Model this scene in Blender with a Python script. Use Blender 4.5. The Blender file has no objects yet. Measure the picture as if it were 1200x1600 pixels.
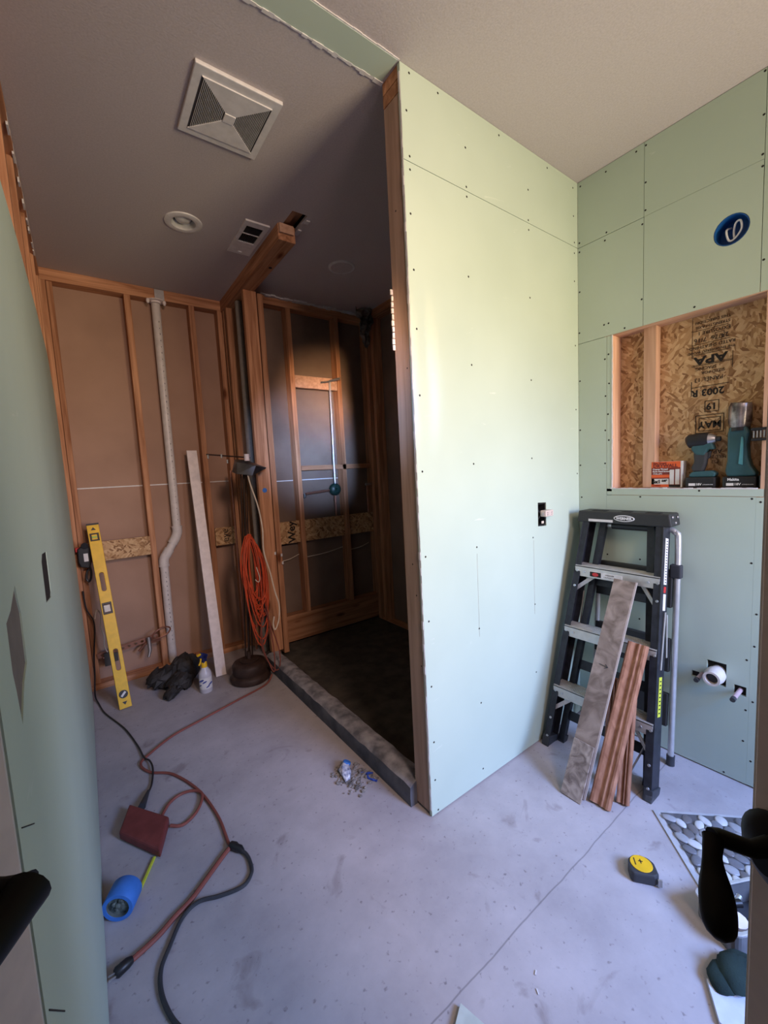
import bpy, bmesh, math, random
from mathutils import Vector, Matrix
random.seed(7)
S = bpy.context.scene
COL = S.collection
V = Vector
H = 2.743          # ceiling height
# ---------------------------------------------------------------- camera
cam_d = bpy.data.cameras.new('camera'); cam = bpy.data.objects.new('camera', cam_d); COL.objects.link(cam)
r_ = V((0.80609805, -0.58954613, -0.0513935)); u_ = V((0.09814743, 0.04754418, 0.99403553)); f_ = V((0.58358634, 0.80633424, -0.09618771))
cam.matrix_world = Matrix(((r_.x, u_.x, -f_.x, 0), (r_.y, u_.y, -f_.y, 0), (r_.z, u_.z, -f_.z, 1.3784), (0, 0, 0, 1)))
cam_d.sensor_fit = 'VERTICAL'; cam_d.sensor_height = 36; cam_d.sensor_width = 27; cam_d.lens = 644.23 / 1600 * 36; cam_d.clip_start = 0.01
S.camera = cam
# ---------------------------------------------------------------- view
S.view_settings.view_transform = 'Standard'; S.view_settings.look = 'None'
S.view_settings.gamma = 1; S.view_settings.use_curve_mapping = False; S.view_settings.exposure = -0.13
# ---------------------------------------------------------------- world and daylight
w = bpy.data.worlds.new('world'); S.world = w; w.use_nodes = True
w.node_tree.nodes['Background'].inputs[0].default_value = (0.75, 0.72, 0.78, 1)
w.node_tree.nodes['Background'].inputs[1].default_value = 0.04
def area(name, loc, target, sx, sy, power, col, spread=180):
    l = bpy.data.lights.new(name, 'AREA'); l.shape = 'RECTANGLE'; l.size = sx; l.size_y = sy
    l.energy = power; l.color = col; l.spread = math.radians(spread)
    o = bpy.data.objects.new(name, l); COL.objects.link(o); o.location = loc
    o.rotation_euler = (V(target) - V(loc)).to_track_quat('-Z', 'Z').to_euler()
    return o
# daylight of the window in the near wall: blue sky light slants down, warm ground light slants up
area('sky_daylight', (1.62, -1.46, 1.70), (1.38, 0.50, 0.0), 0.80, 0.90, 41, (0.25, 0.44, 1.0), 92)
area('ground_daylight', (1.62, -1.46, 1.35), (1.38, 1.15, 2.00), 0.80, 0.90, 27, (1.0, 0.82, 0.53), 110)
# daylight of the neighbouring room's window coming through the doorway: sky below, lit ground above
area('hall_daylight', (-0.66, -1.95, 1.70), (1.58, 3.09, 1.62), 0.16, 0.12, 3.4, (0.38, 0.56, 1.0), 11.5)
area('hall_ground_daylight', (-0.66, -1.95, 1.55), (1.70, 3.09, 2.02), 0.14, 0.10, 1.3, (1.0, 0.62, 0.34), 9)
# added fill lamp standing in for warm bounce, brightens column and back wall
area('warm_fill', (0.50, -1.0, 2.60), (0.45, 3.1, 0.7), 0.45, 0.7, 24, (1.0, 0.72, 0.60), 95)

# ================================================================ materials
MATS = {}
def nt(name, rough=0.7, metal=0.0, spec=0.4):
    m = bpy.data.materials.new(name); m.use_nodes = True
    b = m.node_tree.nodes['Principled BSDF']
    b.inputs['Roughness'].default_value = rough; b.inputs['Metallic'].default_value = metal
    b.inputs['Specular IOR Level'].default_value = spec
    return m, m.node_tree.nodes, m.node_tree.links, b
def c4(c): return (c[0], c[1], c[2], 1)
def noise_mat(name, c1, c2, scale=8, stretch=(1, 1, 1), rough=0.7, metal=0, detail=6, bump=0.0, bscale=200, spec=0.4, lo=0.35, hi=0.65, dist=0.0):
    if name in MATS: return MATS[name]
    m, N, L, b = nt(name, rough, metal, spec)
    tc = N.new('ShaderNodeTexCoord'); mp = N.new('ShaderNodeMapping'); mp.inputs['Scale'].default_value = stretch
    g = N.new('ShaderNodeNewGeometry')
    L.new(g.outputs['Position'], mp.inputs[0])
    n = N.new('ShaderNodeTexNoise'); n.inputs['Scale'].default_value = scale; n.inputs['Detail'].default_value = detail; n.inputs['Distortion'].default_value = dist
    L.new(mp.outputs[0], n.inputs['Vector'])
    r = N.new('ShaderNodeValToRGB'); r.color_ramp.elements[0].position = lo; r.color_ramp.elements[1].position = hi
    r.color_ramp.elements[0].color = c4(c1); r.color_ramp.elements[1].color = c4(c2)
    L.new(n.outputs['Fac'], r.inputs[0]); L.new(r.outputs[0], b.inputs['Base Color'])
    if bump:
        n2 = N.new('ShaderNodeTexNoise'); n2.inputs['Scale'].default_value = bscale; n2.inputs['Detail'].default_value = 3
        L.new(g.outputs['Position'], n2.inputs['Vector'])
        bp = N.new('ShaderNodeBump'); bp.inputs['Strength'].default_value = bump; bp.inputs['Distance'].default_value = 0.004
        L.new(n2.outputs['Fac'], bp.inputs['Height']); L.new(bp.outputs[0], b.inputs['Normal'])
    MATS[name] = m
    return m
def plain(name, c, rough=0.5, metal=0, spec=0.4):
    k = 0.88
    return noise_mat(name, tuple(x * k for x in c), c, 30, rough=rough, metal=metal, spec=spec, detail=3)
def scr(p, q, w_):  # helper for scratch coordinates
    return (p, q, w_)
def wood(name, c1, c2, axis):
    st = {'x': (0.8, 14, 14), 'y': (14, 0.8, 14), 'z': (14, 14, 0.8)}[axis]
    if name in MATS: return MATS[name]
    m, N, L, b = nt(name, 0.75, 0, 0.25)
    g = N.new('ShaderNodeNewGeometry'); oi = N.new('ShaderNodeObjectInfo')
    mp = N.new('ShaderNodeMapping'); mp.inputs['Scale'].default_value = st
    ad = N.new('ShaderNodeVectorMath'); ad.operation = 'ADD'; L.new(g.outputs['Position'], ad.inputs[0]); L.new(oi.outputs['Random'], ad.inputs[1])
    L.new(ad.outputs[0], mp.inputs[0])
    n = N.new('ShaderNodeTexNoise'); n.inputs['Scale'].default_value = 3; n.inputs['Detail'].default_value = 8; n.inputs['Distortion'].default_value = 0.6
    L.new(mp.outputs[0], n.inputs['Vector'])
    r = N.new('ShaderNodeValToRGB'); r.color_ramp.elements[0].position = 0.3; r.color_ramp.elements[1].position = 0.7
    r.color_ramp.elements[0].color = c4(c1); r.color_ramp.elements[1].color = c4(c2)
    L.new(n.outputs['Fac'], r.inputs[0])
    # knots
    v = N.new('ShaderNodeTexVoronoi'); v.inputs['Scale'].default_value = 1.0
    mp2 = N.new('ShaderNodeMapping'); s2 = {'x': (2.2, 6, 6), 'y': (6, 2.2, 6), 'z': (6, 6, 2.2)}[axis]; mp2.inputs['Scale'].default_value = s2
    L.new(ad.outputs[0], mp2.inputs[0]); L.new(mp2.outputs[0], v.inputs['Vector'])
    kr = N.new('ShaderNodeValToRGB'); kr.color_ramp.elements[0].position = 0.05; kr.color_ramp.elements[1].position = 0.13
    kr.color_ramp.elements[0].color = (0.35, 0.22, 0.15, 1); kr.color_ramp.elements[1].color = (1, 1, 1, 1)
    L.new(v.outputs['Distance'], kr.inputs[0])
    mx = N.new('ShaderNodeMix'); mx.data_type = 'RGBA'; mx.blend_type = 'MULTIPLY'; mx.inputs['Factor'].default_value = 1
    L.new(r.outputs[0], mx.inputs['A']); L.new(kr.outputs[0], mx.inputs['B'])
    hs = N.new('ShaderNodeHueSaturation'); mr = N.new('ShaderNodeMapRange'); mr.inputs[3].default_value = 0.8; mr.inputs[4].default_value = 1.15
    L.new(oi.outputs['Random'], mr.inputs[0]); L.new(mr.outputs[0], hs.inputs['Value']); L.new(mx.outputs['Result'], hs.inputs['Color'])
    L.new(hs.outputs[0], b.inputs['Base Color'])
    MATS[name] = m
    return m
W1, W2 = (0.32, 0.135, 0.065), (0.64, 0.33, 0.18)
WX, WY, WZ = wood('framing_lumber_x', W1, W2, 'x'), wood('framing_lumber_y', W1, W2, 'y'), wood('framing_lumber_z', W1, W2, 'z')
PWZ = wood('pale_lumber_z', (0.50, 0.29, 0.19), (0.72, 0.46, 0.32), 'z')
PWY = wood('pale_lumber_y', (0.50, 0.29, 0.19), (0.72, 0.46, 0.32), 'y')
EWZ = wood('end_stud_lumber', (0.36, 0.235, 0.17), (0.53, 0.36, 0.27), 'z')
def greenboard():
    m, N, L, b = nt('greenboard_paper', 0.62, 0, 0.3)
    g = N.new('ShaderNodeNewGeometry')
    n = N.new('ShaderNodeTexNoise'); n.inputs['Scale'].default_value = 2.2; n.inputs['Detail'].default_value = 5
    L.new(g.outputs['Position'], n.inputs['Vector'])
    r = N.new('ShaderNodeValToRGB'); r.color_ramp.elements[0].position = 0.3; r.color_ramp.elements[1].position = 0.7
    r.color_ramp.elements[0].color = (0.465, 0.56, 0.47, 1); r.color_ramp.elements[1].color = (0.51, 0.605, 0.51, 1)
    L.new(n.outputs['Fac'], r.inputs[0])
    # pale scuffs
    mp = N.new('ShaderNodeMapping'); mp.inputs['Scale'].default_value = (1.6, 1.6, 7); mp.inputs['Rotation'].default_value = (0.3, 0.5, 0.2)
    n2 = N.new('ShaderNodeTexNoise'); n2.inputs['Scale'].default_value = 3.0; n2.inputs['Detail'].default_value = 8; n2.inputs['Distortion'].default_value = 1.2
    L.new(g.outputs['Position'], mp.inputs[0]); L.new(mp.outputs[0], n2.inputs['Vector'])
    r2 = N.new('ShaderNodeValToRGB'); r2.color_ramp.elements[0].position = 0.70; r2.color_ramp.elements[1].position = 0.78
    r2.color_ramp.elements[0].color = (0, 0, 0, 1); r2.color_ramp.elements[1].color = (0.5, 0.5, 0.5, 1)
    L.new(n2.outputs['Fac'], r2.inputs[0])
    mx = N.new('ShaderNodeMix'); mx.data_type = 'RGBA'; L.new(r2.outputs[0], mx.inputs['Factor']); L.new(r.outputs[0], mx.inputs['A']); mx.inputs['B'].default_value = (0.78, 0.80, 0.74, 1)
    L.new(mx.outputs['Result'], b.inputs['Base Color'])
    MATS['greenboard'] = m
    return m
GREEN = greenboard()
def ceiling_mat():
    m = noise_mat('textured_ceiling_paint', (0.50, 0.445, 0.445), (0.57, 0.51, 0.51), 160, rough=0.95, bump=0.25, bscale=180, lo=0.3, hi=0.7, spec=0.1)
    return m
CEIL = ceiling_mat()
def concrete():
    m, N, L, b = nt('dusty_concrete', 0.8, 0, 0.25)
    g = N.new('ShaderNodeNewGeometry')
    n = N.new('ShaderNodeTexNoise'); n.inputs['Scale'].default_value = 2.5; n.inputs['Detail'].default_value = 9; n.inputs['Roughness'].default_value = 0.65
    L.new(g.outputs['Position'], n.inputs['Vector'])
    r = N.new('ShaderNodeValToRGB'); r.color_ramp.elements[0].position = 0.3; r.color_ramp.elements[1].position = 0.68
    r.color_ramp.elements[0].color = (0.34, 0.31, 0.32, 1); r.color_ramp.elements[1].color = (0.50, 0.46, 0.47, 1)
    L.new(n.outputs['Fac'], r.inputs[0])
    # dark stains
    n3 = N.new('ShaderNodeTexNoise'); n3.inputs['Scale'].default_value = 7; n3.inputs['Detail'].default_value = 6; n3.inputs['Distortion'].default_value = 0.8
    L.new(g.outputs['Position'], n3.inputs['Vector'])
    r3 = N.new('ShaderNodeValToRGB'); r3.color_ramp.elements[0].position = 0.20; r3.color_ramp.elements[1].position = 0.36
    r3.color_ramp.elements[0].color = (0.52, 0.46, 0.44, 1); r3.color_ramp.elements[1].color = (1, 1, 1, 1)
    L.new(n3.outputs['Fac'], r3.inputs[0])
    mx = N.new('ShaderNodeMix'); mx.data_type = 'RGBA'; mx.blend_type = 'MULTIPLY'; mx.inputs['Factor'].default_value = 1
    L.new(r.outputs[0], mx.inputs['A']); L.new(r3.outputs[0], mx.inputs['B'])
    # small specks
    n4 = N.new('ShaderNodeTexNoise'); n4.inputs['Scale'].default_value = 60; n4.inputs['Detail'].default_value = 3
    L.new(g.outputs['Position'], n4.inputs['Vector'])
    r4 = N.new('ShaderNodeValToRGB'); r4.color_ramp.elements[0].position = 0.25; r4.color_ramp.elements[1].position = 0.36
    r4.color_ramp.elements[0].color = (0.6, 0.58, 0.58, 1); r4.color_ramp.elements[1].color = (1, 1, 1, 1)
    L.new(n4.outputs['Fac'], r4.inputs[0])
    mx2 = N.new('ShaderNodeMix'); mx2.data_type = 'RGBA'; mx2.blend_type = 'MULTIPLY'; mx2.inputs['Factor'].default_value = 1
    L.new(mx.outputs['Result'], mx2.inputs['A']); L.new(r4.outputs[0], mx2.inputs['B'])
    # saw-cut joint along x at y=0.70
    sp = N.new('ShaderNodeSeparateXYZ'); L.new(g.outputs['Position'], sp.inputs[0])
    s = N.new('ShaderNodeMath'); s.operation = 'SUBTRACT'; s.inputs[1].default_value = 0.70; L.new(sp.outputs['Y'], s.inputs[0])
    wob = N.new('ShaderNodeTexNoise'); wob.inputs['Scale'].default_value = 9; L.new(g.outputs['Position'], wob.inputs['Vector'])
    ws = N.new('ShaderNodeMath'); ws.operation = 'MULTIPLY_ADD'; ws.inputs[1].default_value = 0.012; ws.inputs[2].default_value = -0.006
    L.new(wob.outputs['Fac'], ws.inputs[0])
    a2 = N.new('ShaderNodeMath'); a2.operation = 'ADD'; L.new(s.outputs[0], a2.inputs[0]); L.new(ws.outputs[0], a2.inputs[1])
    ab = N.new('ShaderNodeMath'); ab.operation = 'ABSOLUTE'; L.new(a2.outputs[0], ab.inputs[0])
    mr = N.new('ShaderNodeMapRange'); mr.inputs[1].default_value = 0.001; mr.inputs[2].default_value = 0.003; mr.inputs[3].default_value = 0.62; mr.inputs[4].default_value = 1
    L.new(ab.outputs[0], mr.inputs[0])
    mx3 = N.new('ShaderNodeMix'); mx3.data_type = 'RGBA'; mx3.blend_type = 'MULTIPLY'; mx3.inputs['Factor'].default_value = 1
    L.new(mx2.outputs['Result'], mx3.inputs['A']); L.new(mr.outputs[0], mx3.inputs['B'])
    L.new(mx3.outputs['Result'], b.inputs['Base Color'])
    bp = N.new('ShaderNodeBump'); bp.inputs['Strength'].default_value = 0.25; bp.inputs['Distance'].default_value = 0.01
    L.new(n.outputs['Fac'], bp.inputs['Height']); L.new(bp.outputs[0], b.inputs['Normal'])
    return m
CONC = concrete()
def osb(name, k=1.0):
    m, N, L, b = nt(name, 0.7, 0, 0.3)
    g = N.new('ShaderNodeNewGeometry')
    outs = []
    for rot, sc in (((0.6, 0.6, 0), (.030, .030, .009)), ((-0.75, -0.7, 0), (.034, .034, .010)), ((1.45, 1.4, 0), (.028, .028, .009))):
        mp = N.new('ShaderNodeMapping'); mp.inputs['Rotation'].default_value = rot; mp.inputs['Scale'].default_value = sc
        v = N.new('ShaderNodeTexVoronoi'); v.inputs['Scale'].default_value = 1; v.inputs['Randomness'].default_value = 1
        mp.vector_type = 'TEXTURE'
        L.new(g.outputs['Position'], mp.inputs[0]); L.new(mp.outputs[0], v.inputs['Vector']); outs.append(v)
    n = N.new('ShaderNodeTexNoise'); n.inputs['Scale'].default_value = 14; L.new(g.outputs['Position'], n.inputs['Vector'])
    gt = N.new('ShaderNodeMath'); gt.operation = 'GREATER_THAN'; gt.inputs[1].default_value = 0.5; L.new(n.outputs['Fac'], gt.inputs[0])
    mx = N.new('ShaderNodeMix'); mx.data_type = 'RGBA'; L.new(gt.outputs[0], mx.inputs['Factor']); L.new(outs[0].outputs['Color'], mx.inputs['A']); L.new(outs[1].outputs['Color'], mx.inputs['B'])
    n9 = N.new('ShaderNodeTexNoise'); n9.inputs['Scale'].default_value = 19; L.new(g.outputs['Position'], n9.inputs['Vector'])
    g9 = N.new('ShaderNodeMath'); g9.operation = 'GREATER_THAN'; g9.inputs[1].default_value = 0.55; L.new(n9.outputs['Fac'], g9.inputs[0])
    m9 = N.new('ShaderNodeMix'); m9.data_type = 'RGBA'; L.new(g9.outputs[0], m9.inputs['Factor']); L.new(mx.outputs['Result'], m9.inputs['A']); L.new(outs[2].outputs['Color'], m9.inputs['B'])
    bw = N.new('ShaderNodeRGBToBW'); L.new(m9.outputs['Result'], bw.inputs[0])
    r = N.new('ShaderNodeValToRGB'); e = r.color_ramp.elements
    e[0].position = 0.15; e[0].color = (0.25 * k, 0.125 * k, 0.055 * k, 1); e[1].position = 0.85; e[1].color = (0.66 * k, 0.45 * k, 0.25 * k, 1)
    ne = r.color_ramp.elements.new(0.4); ne.color = (0.47 * k, 0.275 * k, 0.13 * k, 1)
    L.new(bw.outputs[0], r.inputs[0]); L.new(r.outputs[0], b.inputs['Base Color'])
    return m
OSB = osb('osb_strands')
OSBD = osb('osb_strands_dusty', 1.0)
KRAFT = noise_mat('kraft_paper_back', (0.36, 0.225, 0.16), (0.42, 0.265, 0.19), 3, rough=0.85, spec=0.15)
SHKRAFT = noise_mat('dimmed_kraft_paper_back', (0.19, 0.135, 0.105), (0.235, 0.17, 0.135), 4, rough=0.85, spec=0.15)  # kraft tone darkened so the shower reads in shade
GYP = plain('gypsum_core', (0.72, 0.70, 0.70), 0.9)
MORTAR = noise_mat('dark_mortar', (0.045, 0.04, 0.035), (0.085, 0.075, 0.06), 12, rough=0.95, bump=0.3, bscale=60)
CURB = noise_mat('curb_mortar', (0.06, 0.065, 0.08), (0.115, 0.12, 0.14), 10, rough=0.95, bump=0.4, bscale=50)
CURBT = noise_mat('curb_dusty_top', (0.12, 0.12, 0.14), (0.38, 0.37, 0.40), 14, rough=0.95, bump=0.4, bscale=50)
PVC = plain('white_pvc', (0.72, 0.66, 0.62), 0.35)
PVCG = plain('grey_pvc', (0.24, 0.215, 0.19), 0.5)
COPPER = plain('copper', (0.42, 0.20, 0.14), 0.4, 0.7)
WHITE = plain('white_plastic', (0.74, 0.72, 0.72), 0.4)
PAINTW = plain('white_painted_board', (0.88, 0.78, 0.75), 0.5)
BLACK = plain('black_plastic', (0.018, 0.018, 0.02), 0.4)
VDARK = plain('painted_void_shade', (0.012, 0.010, 0.010), 0.9)  # near-black that stands in for shade inside holes, slots and boxes
STEEL = plain('brushed_steel', (0.55, 0.55, 0.56), 0.35, 0.85)
ALU = plain('ladder_aluminium', (0.62, 0.60, 0.56), 0.45, 0.5)
FIBER = noise_mat('charcoal_fibreglass', (0.013, 0.014, 0.019), (0.024, 0.026, 0.034), 40, rough=0.45)
YELLOW = plain('yellow_paint', (0.85, 0.50, 0.02), 0.4)
ORANGE = plain('orange_cord_rubber', (0.62, 0.085, 0.03), 0.5)
REDB = noise_mat('brick_red_plastic', (0.165, 0.035, 0.032), (0.22, 0.05, 0.045), 20, rough=0.6)
REDC = plain('dull_red_cord', (0.26, 0.075, 0.055), 0.6)
REDM = plain('red_plastic', (0.55, 0.03, 0.03), 0.4)
CREAM = plain('cream_cable', (0.72, 0.62, 0.50), 0.5)
BLUE = plain('blue_box_plastic', (0.01, 0.09, 0.33), 0.4)
BLUET = plain('blue_masking_tape', (0.05, 0.20, 0.62), 0.6)
TEAL = plain('teal_tool_plastic', (0.035, 0.105, 0.125), 0.45)
DGREY = plain('dark_grey_rubber', (0.04, 0.042, 0.048), 0.55)
DOOR = plain('taupe_door_paint', (0.62, 0.50, 0.43), 0.5)
DOORE = plain('door_edge_primer', (0.62, 0.57, 0.52), 0.6)
BRONZE = plain('oil_rubbed_bronze', (0.006, 0.005, 0.0045), 0.5, 0.0, 0.12)
LAMPB = noise_mat('dark_brown_lamp_base', (0.028, 0.014, 0.011), (0.05, 0.028, 0.021), 20, rough=0.6)
MOLD = wood('stained_moulding', (0.20, 0.082, 0.045), (0.40, 0.20, 0.12), 'z')
PLANK = noise_mat('stone_look_vinyl', (0.16, 0.115, 0.09), (0.36, 0.28, 0.23), 11, rough=0.5, dist=1.5, detail=9)
PLANK2 = noise_mat('stone_look_vinyl_worn', (0.15, 0.11, 0.09), (0.44, 0.36, 0.30), 22, rough=0.6, dist=1.0, detail=9)
PLANKE = plain('plank_edge', (0.52, 0.45, 0.40), 0.6)
INK = plain('black_ink', (0.02, 0.016, 0.014), 0.8)
WINK = plain('white_ink', (0.8, 0.8, 0.8), 0.6)
LABEL = plain('paper_label', (0.74, 0.72, 0.70), 0.6)
TAG = plain('worn_black_plastic', (0.03, 0.03, 0.03), 0.5)
GAS = plain('lime_yellow', (0.62, 0.66, 0.06), 0.5)

# ================================================================ builders
def setp(o, label=None, cat=None, group=None, kind=None):
    if label: o['label'] = label
    if cat: o['category'] = cat
    if group: o['group'] = group
    if kind: o['kind'] = kind
    return o
def thing(name, label, cat, loc=(0, 0, 0), group=None):
    o = bpy.data.objects.new(name, None); COL.objects.link(o); o.location = loc; o.empty_display_size = 0.05
    return setp(o, label, cat, group)
def root_loc(p):
    l = V((0, 0, 0))
    while p is not None:
        l = l + p.location; p = p.parent
    return l
class MB:
    def __init__(s): s.bm = bmesh.new()
    def verts(s, pts): return [s.bm.verts.new(p) for p in pts]
    def box(s, a, b, M=None):
        x0, y0, z0 = a; x1, y1, z1 = b
        P = [V((x, y, z)) for z in (z0, z1) for y in (y0, y1) for x in (x0, x1)]
        if M: P = [M @ p for p in P]
        v = s.verts(P)
        for q in ((0, 2, 3, 1), (4, 5, 7, 6), (0, 1, 5, 4), (2, 6, 7, 3), (0, 4, 6, 2), (1, 3, 7, 5)):
            s.bm.faces.new([v[i] for i in q])
        return s
    def beam(s, p, q, wv, w_, t, off=0):
        """box from p to q; wv = width direction, w_ width, t thickness"""
        p, q = V(p), V(q); d = (q - p).normalized(); wv = V(wv); wv = (wv - d * wv.dot(d)).normalized(); n = d.cross(wv)
        P = []
        for e in (p, q):
            for a, b in ((-.5, -.5), (.5, -.5), (.5, .5), (-.5, .5)): P.append(e + wv * w_ * a + n * t * b)
        v = s.verts(P)
        for k in range(4): s.bm.faces.new([v[k], v[(k + 1) % 4], v[4 + (k + 1) % 4], v[4 + k]])
        s.bm.faces.new(v[3::-1]); s.bm.faces.new(v[4:])
        return s
    def tube(s, pts, r, seg=10, closed=False, r_end=None):
        pts = [V(p) for p in pts]; n = len(pts); rings = []; up = None
        for i, p in enumerate(pts):
            if closed: d = pts[(i + 1) % n] - pts[i - 1]
            else: d = pts[min(i + 1, n - 1)] - pts[max(i - 1, 0)]
            d.normalize()
            if up is None:
                up = V((0, 0, 1)) if abs(d.z) < 0.9 else V((1, 0, 0))
            a = (up - d * up.dot(d))
            if a.length < 1e-5: a = d.orthogonal()
            a.normalize(); up = a; b = d.cross(a)
            rr = r[i] if isinstance(r, (list, tuple)) else (r if r_end is None else r + (r_end - r) * i / (n - 1))
            rings.append(s.verts([p + (a * math.cos(t) + b * math.sin(t)) * rr for t in [2 * math.pi * k / seg for k in range(seg)]]))
        m = n if closed else n - 1
        for i in range(m):
            A, B = rings[i], rings[(i + 1) % n]
            for k in range(seg): s.bm.faces.new([A[k], A[(k + 1) % seg], B[(k + 1) % seg], B[k]])
        if not closed:
            s.bm.faces.new(rings[0][::-1]); s.bm.faces.new(rings[-1])
        return s
    def lathe(s, prof, M=Matrix(), seg=24, cap=True):
        rings = []
        for r, z in prof: rings.append(s.verts([M @ V((r * math.cos(t), r * math.sin(t), z)) for t in [2 * math.pi * k / seg for k in range(seg)]]))
        for i in range(len(rings) - 1):
            A, B = rings[i], rings[i + 1]
            for k in range(seg): s.bm.faces.new([A[k], A[(k + 1) % seg], B[(k + 1) % seg], B[k]])
        if cap: s.bm.faces.new(rings[0][::-1]); s.bm.faces.new(rings[-1])
        return s
    def prism(s, poly, t, M=Matrix()):
        """poly in local xy, thickness t along local z"""
        a = s.verts([M @ V((x, y, 0)) for x, y in poly]); b = s.verts([M @ V((x, y, t)) for x, y in poly]); n = len(poly)
        s.bm.faces.new(a[::-1]); s.bm.faces.new(b)
        for k in range(n): s.bm.faces.new([a[k], a[(k + 1) % n], b[(k + 1) % n], b[k]])
        return s
    def plate(s, outer, holes, t, M=Matrix()):
        e = []; vs = []
        for loop in [outer] + list(holes):
            vv = s.verts([V((x, y, 0)) for x, y in loop]); vs += vv
            for k in range(len(vv)): e.append(s.bm.edges.new((vv[k], vv[(k + 1) % len(vv)])))
        r = bmesh.ops.triangle_fill(s.bm, use_beauty=True, use_dissolve=False, edges=e, normal=(0, 0, 1))
        fs = [f for f in r['geom'] if isinstance(f, bmesh.types.BMFace)]
        ex = bmesh.ops.extrude_face_region(s.bm, geom=fs)
        nv = [g for g in ex['geom'] if isinstance(g, bmesh.types.BMVert)]
        for v in nv: v.co.z += t
        for v in set(nv) | set(vs): v.co = M @ v.co
        return s
    def sphere(s, c, r, sc=(1, 1, 1), seg=16, M=None):
        res = bmesh.ops.create_uvsphere(s.bm, u_segments=seg, v_segments=max(6, seg // 2), radius=1)
        for v in res['verts']:
            p = V((v.co.x * r * sc[0], v.co.y * r * sc[1], v.co.z * r * sc[2]))
            if M: p = M @ p
            v.co = V(c) + p
        return s
    def jitter(s, a):
        for v in s.bm.verts: v.co += V((random.uniform(-a, a), random.uniform(-a, a), random.uniform(-a, a)))
        return s
    def build(s, name, mat, parent=None, bevel=0.0, smooth=False, origin=None):
        bmesh.ops.recalc_face_normals(s.bm, faces=s.bm.faces[:])
        me = bpy.data.meshes.new(name)
        if parent is not None: o0 = root_loc(parent)
        elif origin is not None: o0 = V(origin)
        else:
            xs = [v.co for v in s.bm.verts]
            o0 = V(((min(p.x for p in xs) + max(p.x for p in xs)) / 2, (min(p.y for p in xs) + max(p.y for p in xs)) / 2, min(p.z for p in xs)))
        for v in s.bm.verts: v.co -= o0
        s.bm.to_mesh(me); s.bm.free(); me.materials.append(mat)
        o = bpy.data.objects.new(name, me); COL.objects.link(o)
        if parent is not None: o.parent = parent
        else: o.location = o0
        if smooth:
            for p in me.polygons: p.use_smooth = True
            me.set_sharp_from_angle(angle=math.radians(40))
        if bevel:
            b = o.modifiers.new('bevel', 'BEVEL'); b.width = bevel; b.segments = 2; b.limit_method = 'ANGLE'
        return o
def spline(pts, n=8):
    P = [V(p) for p in pts]; out = []
    for i in range(len(P) - 1):
        p0 = P[max(i - 1, 0)]; p1 = P[i]; p2 = P[i + 1]; p3 = P[min(i + 2, len(P) - 1)]
        for k in range(n):
            t = k / n
            out.append(0.5 * ((2 * p1) + (p2 - p0) * t + (2 * p0 - 5 * p1 + 4 * p2 - p3) * t * t + (3 * p1 - p0 - 3 * p2 + p3) * t ** 3))
    out.append(P[-1]); return out
def frame(o, x, y, z=None):
    x = V(x).normalized(); y = V(y); y = (y - x * x.dot(y)).normalized(); z = x.cross(y)
    return Matrix(((x.x, y.x, z.x, o[0]), (x.y, y.y, z.y, o[1]), (x.z, y.z, z.z, o[2]), (0, 0, 0, 1)))
def text(name, body, size, o, right, up, mat, parent, ext=0.0004, align='CENTER', sx=1.0, bold=0.0):
    cu = bpy.data.curves.new(name, 'FONT'); cu.body = body; cu.size = size; cu.extrude = ext; cu.align_x = align; cu.align_y = 'CENTER'; cu.offset = bold
    cu.resolution_u = 2
    t = bpy.data.objects.new(name, cu); COL.objects.link(t)
    bpy.context.view_layer.update()
    me = bpy.data.meshes.new_from_object(t); bpy.data.objects.remove(t); bpy.data.curves.remove(cu)
    M = frame(o, right, up); l = root_loc(parent)
    for v in me.vertices: v.co = M @ V((v.co.x * sx, v.co.y, v.co.z)) - l
    me.materials.clear(); me.materials.append(mat)
    ob = bpy.data.objects.new(name, me); COL.objects.link(ob); ob.parent = parent
    return ob
def circ(cx, cy, r, n=24, ry=None): return [(cx + r * math.cos(2 * math.pi * k / n), cy + (ry or r) * math.sin(2 * math.pi * k / n)) for k in range(n)]
def rect(x0, y0, x1, y1): return [(x0, y0), (x1, y0), (x1, y1), (x0, y1)]
def struct(name, mb, mat, **k):
    o = mb.build(name, mat, None, origin=(0, 0, 0), **k); o['kind'] = 'structure'; return o

# ================================================================ setting: shell
floor = struct('floor', MB().box((-2.2, -3.2, -0.12), (2.6, 3.6, 0)), CONC)
MX = Matrix.Translation((0, 0, H))
cl = MB().plate(rect(-2.2, -3.2, 2.6, 3.6), [rect(1.013, 2.067, 1.098, 3.0), circ(0.566, 2.452, 0.062)], 0.013, MX)
ceiling = struct('ceiling', cl, CEIL)
MB().box((-2.2, -3.2, H + 0.16), (2.6, 3.6, H + 0.2)).build('ceiling_deck', VDARK, ceiling)
MB().box((1.013, 1.9, H + 0.013), (1.052, 3.1, H + 0.15)).build('ceiling_joist', WY, ceiling)
MB().box((1.062, 2.0, H + 0.05), (1.11, 3.0, H + 0.14)).build('ceiling_joist', WY, ceiling)
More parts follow.
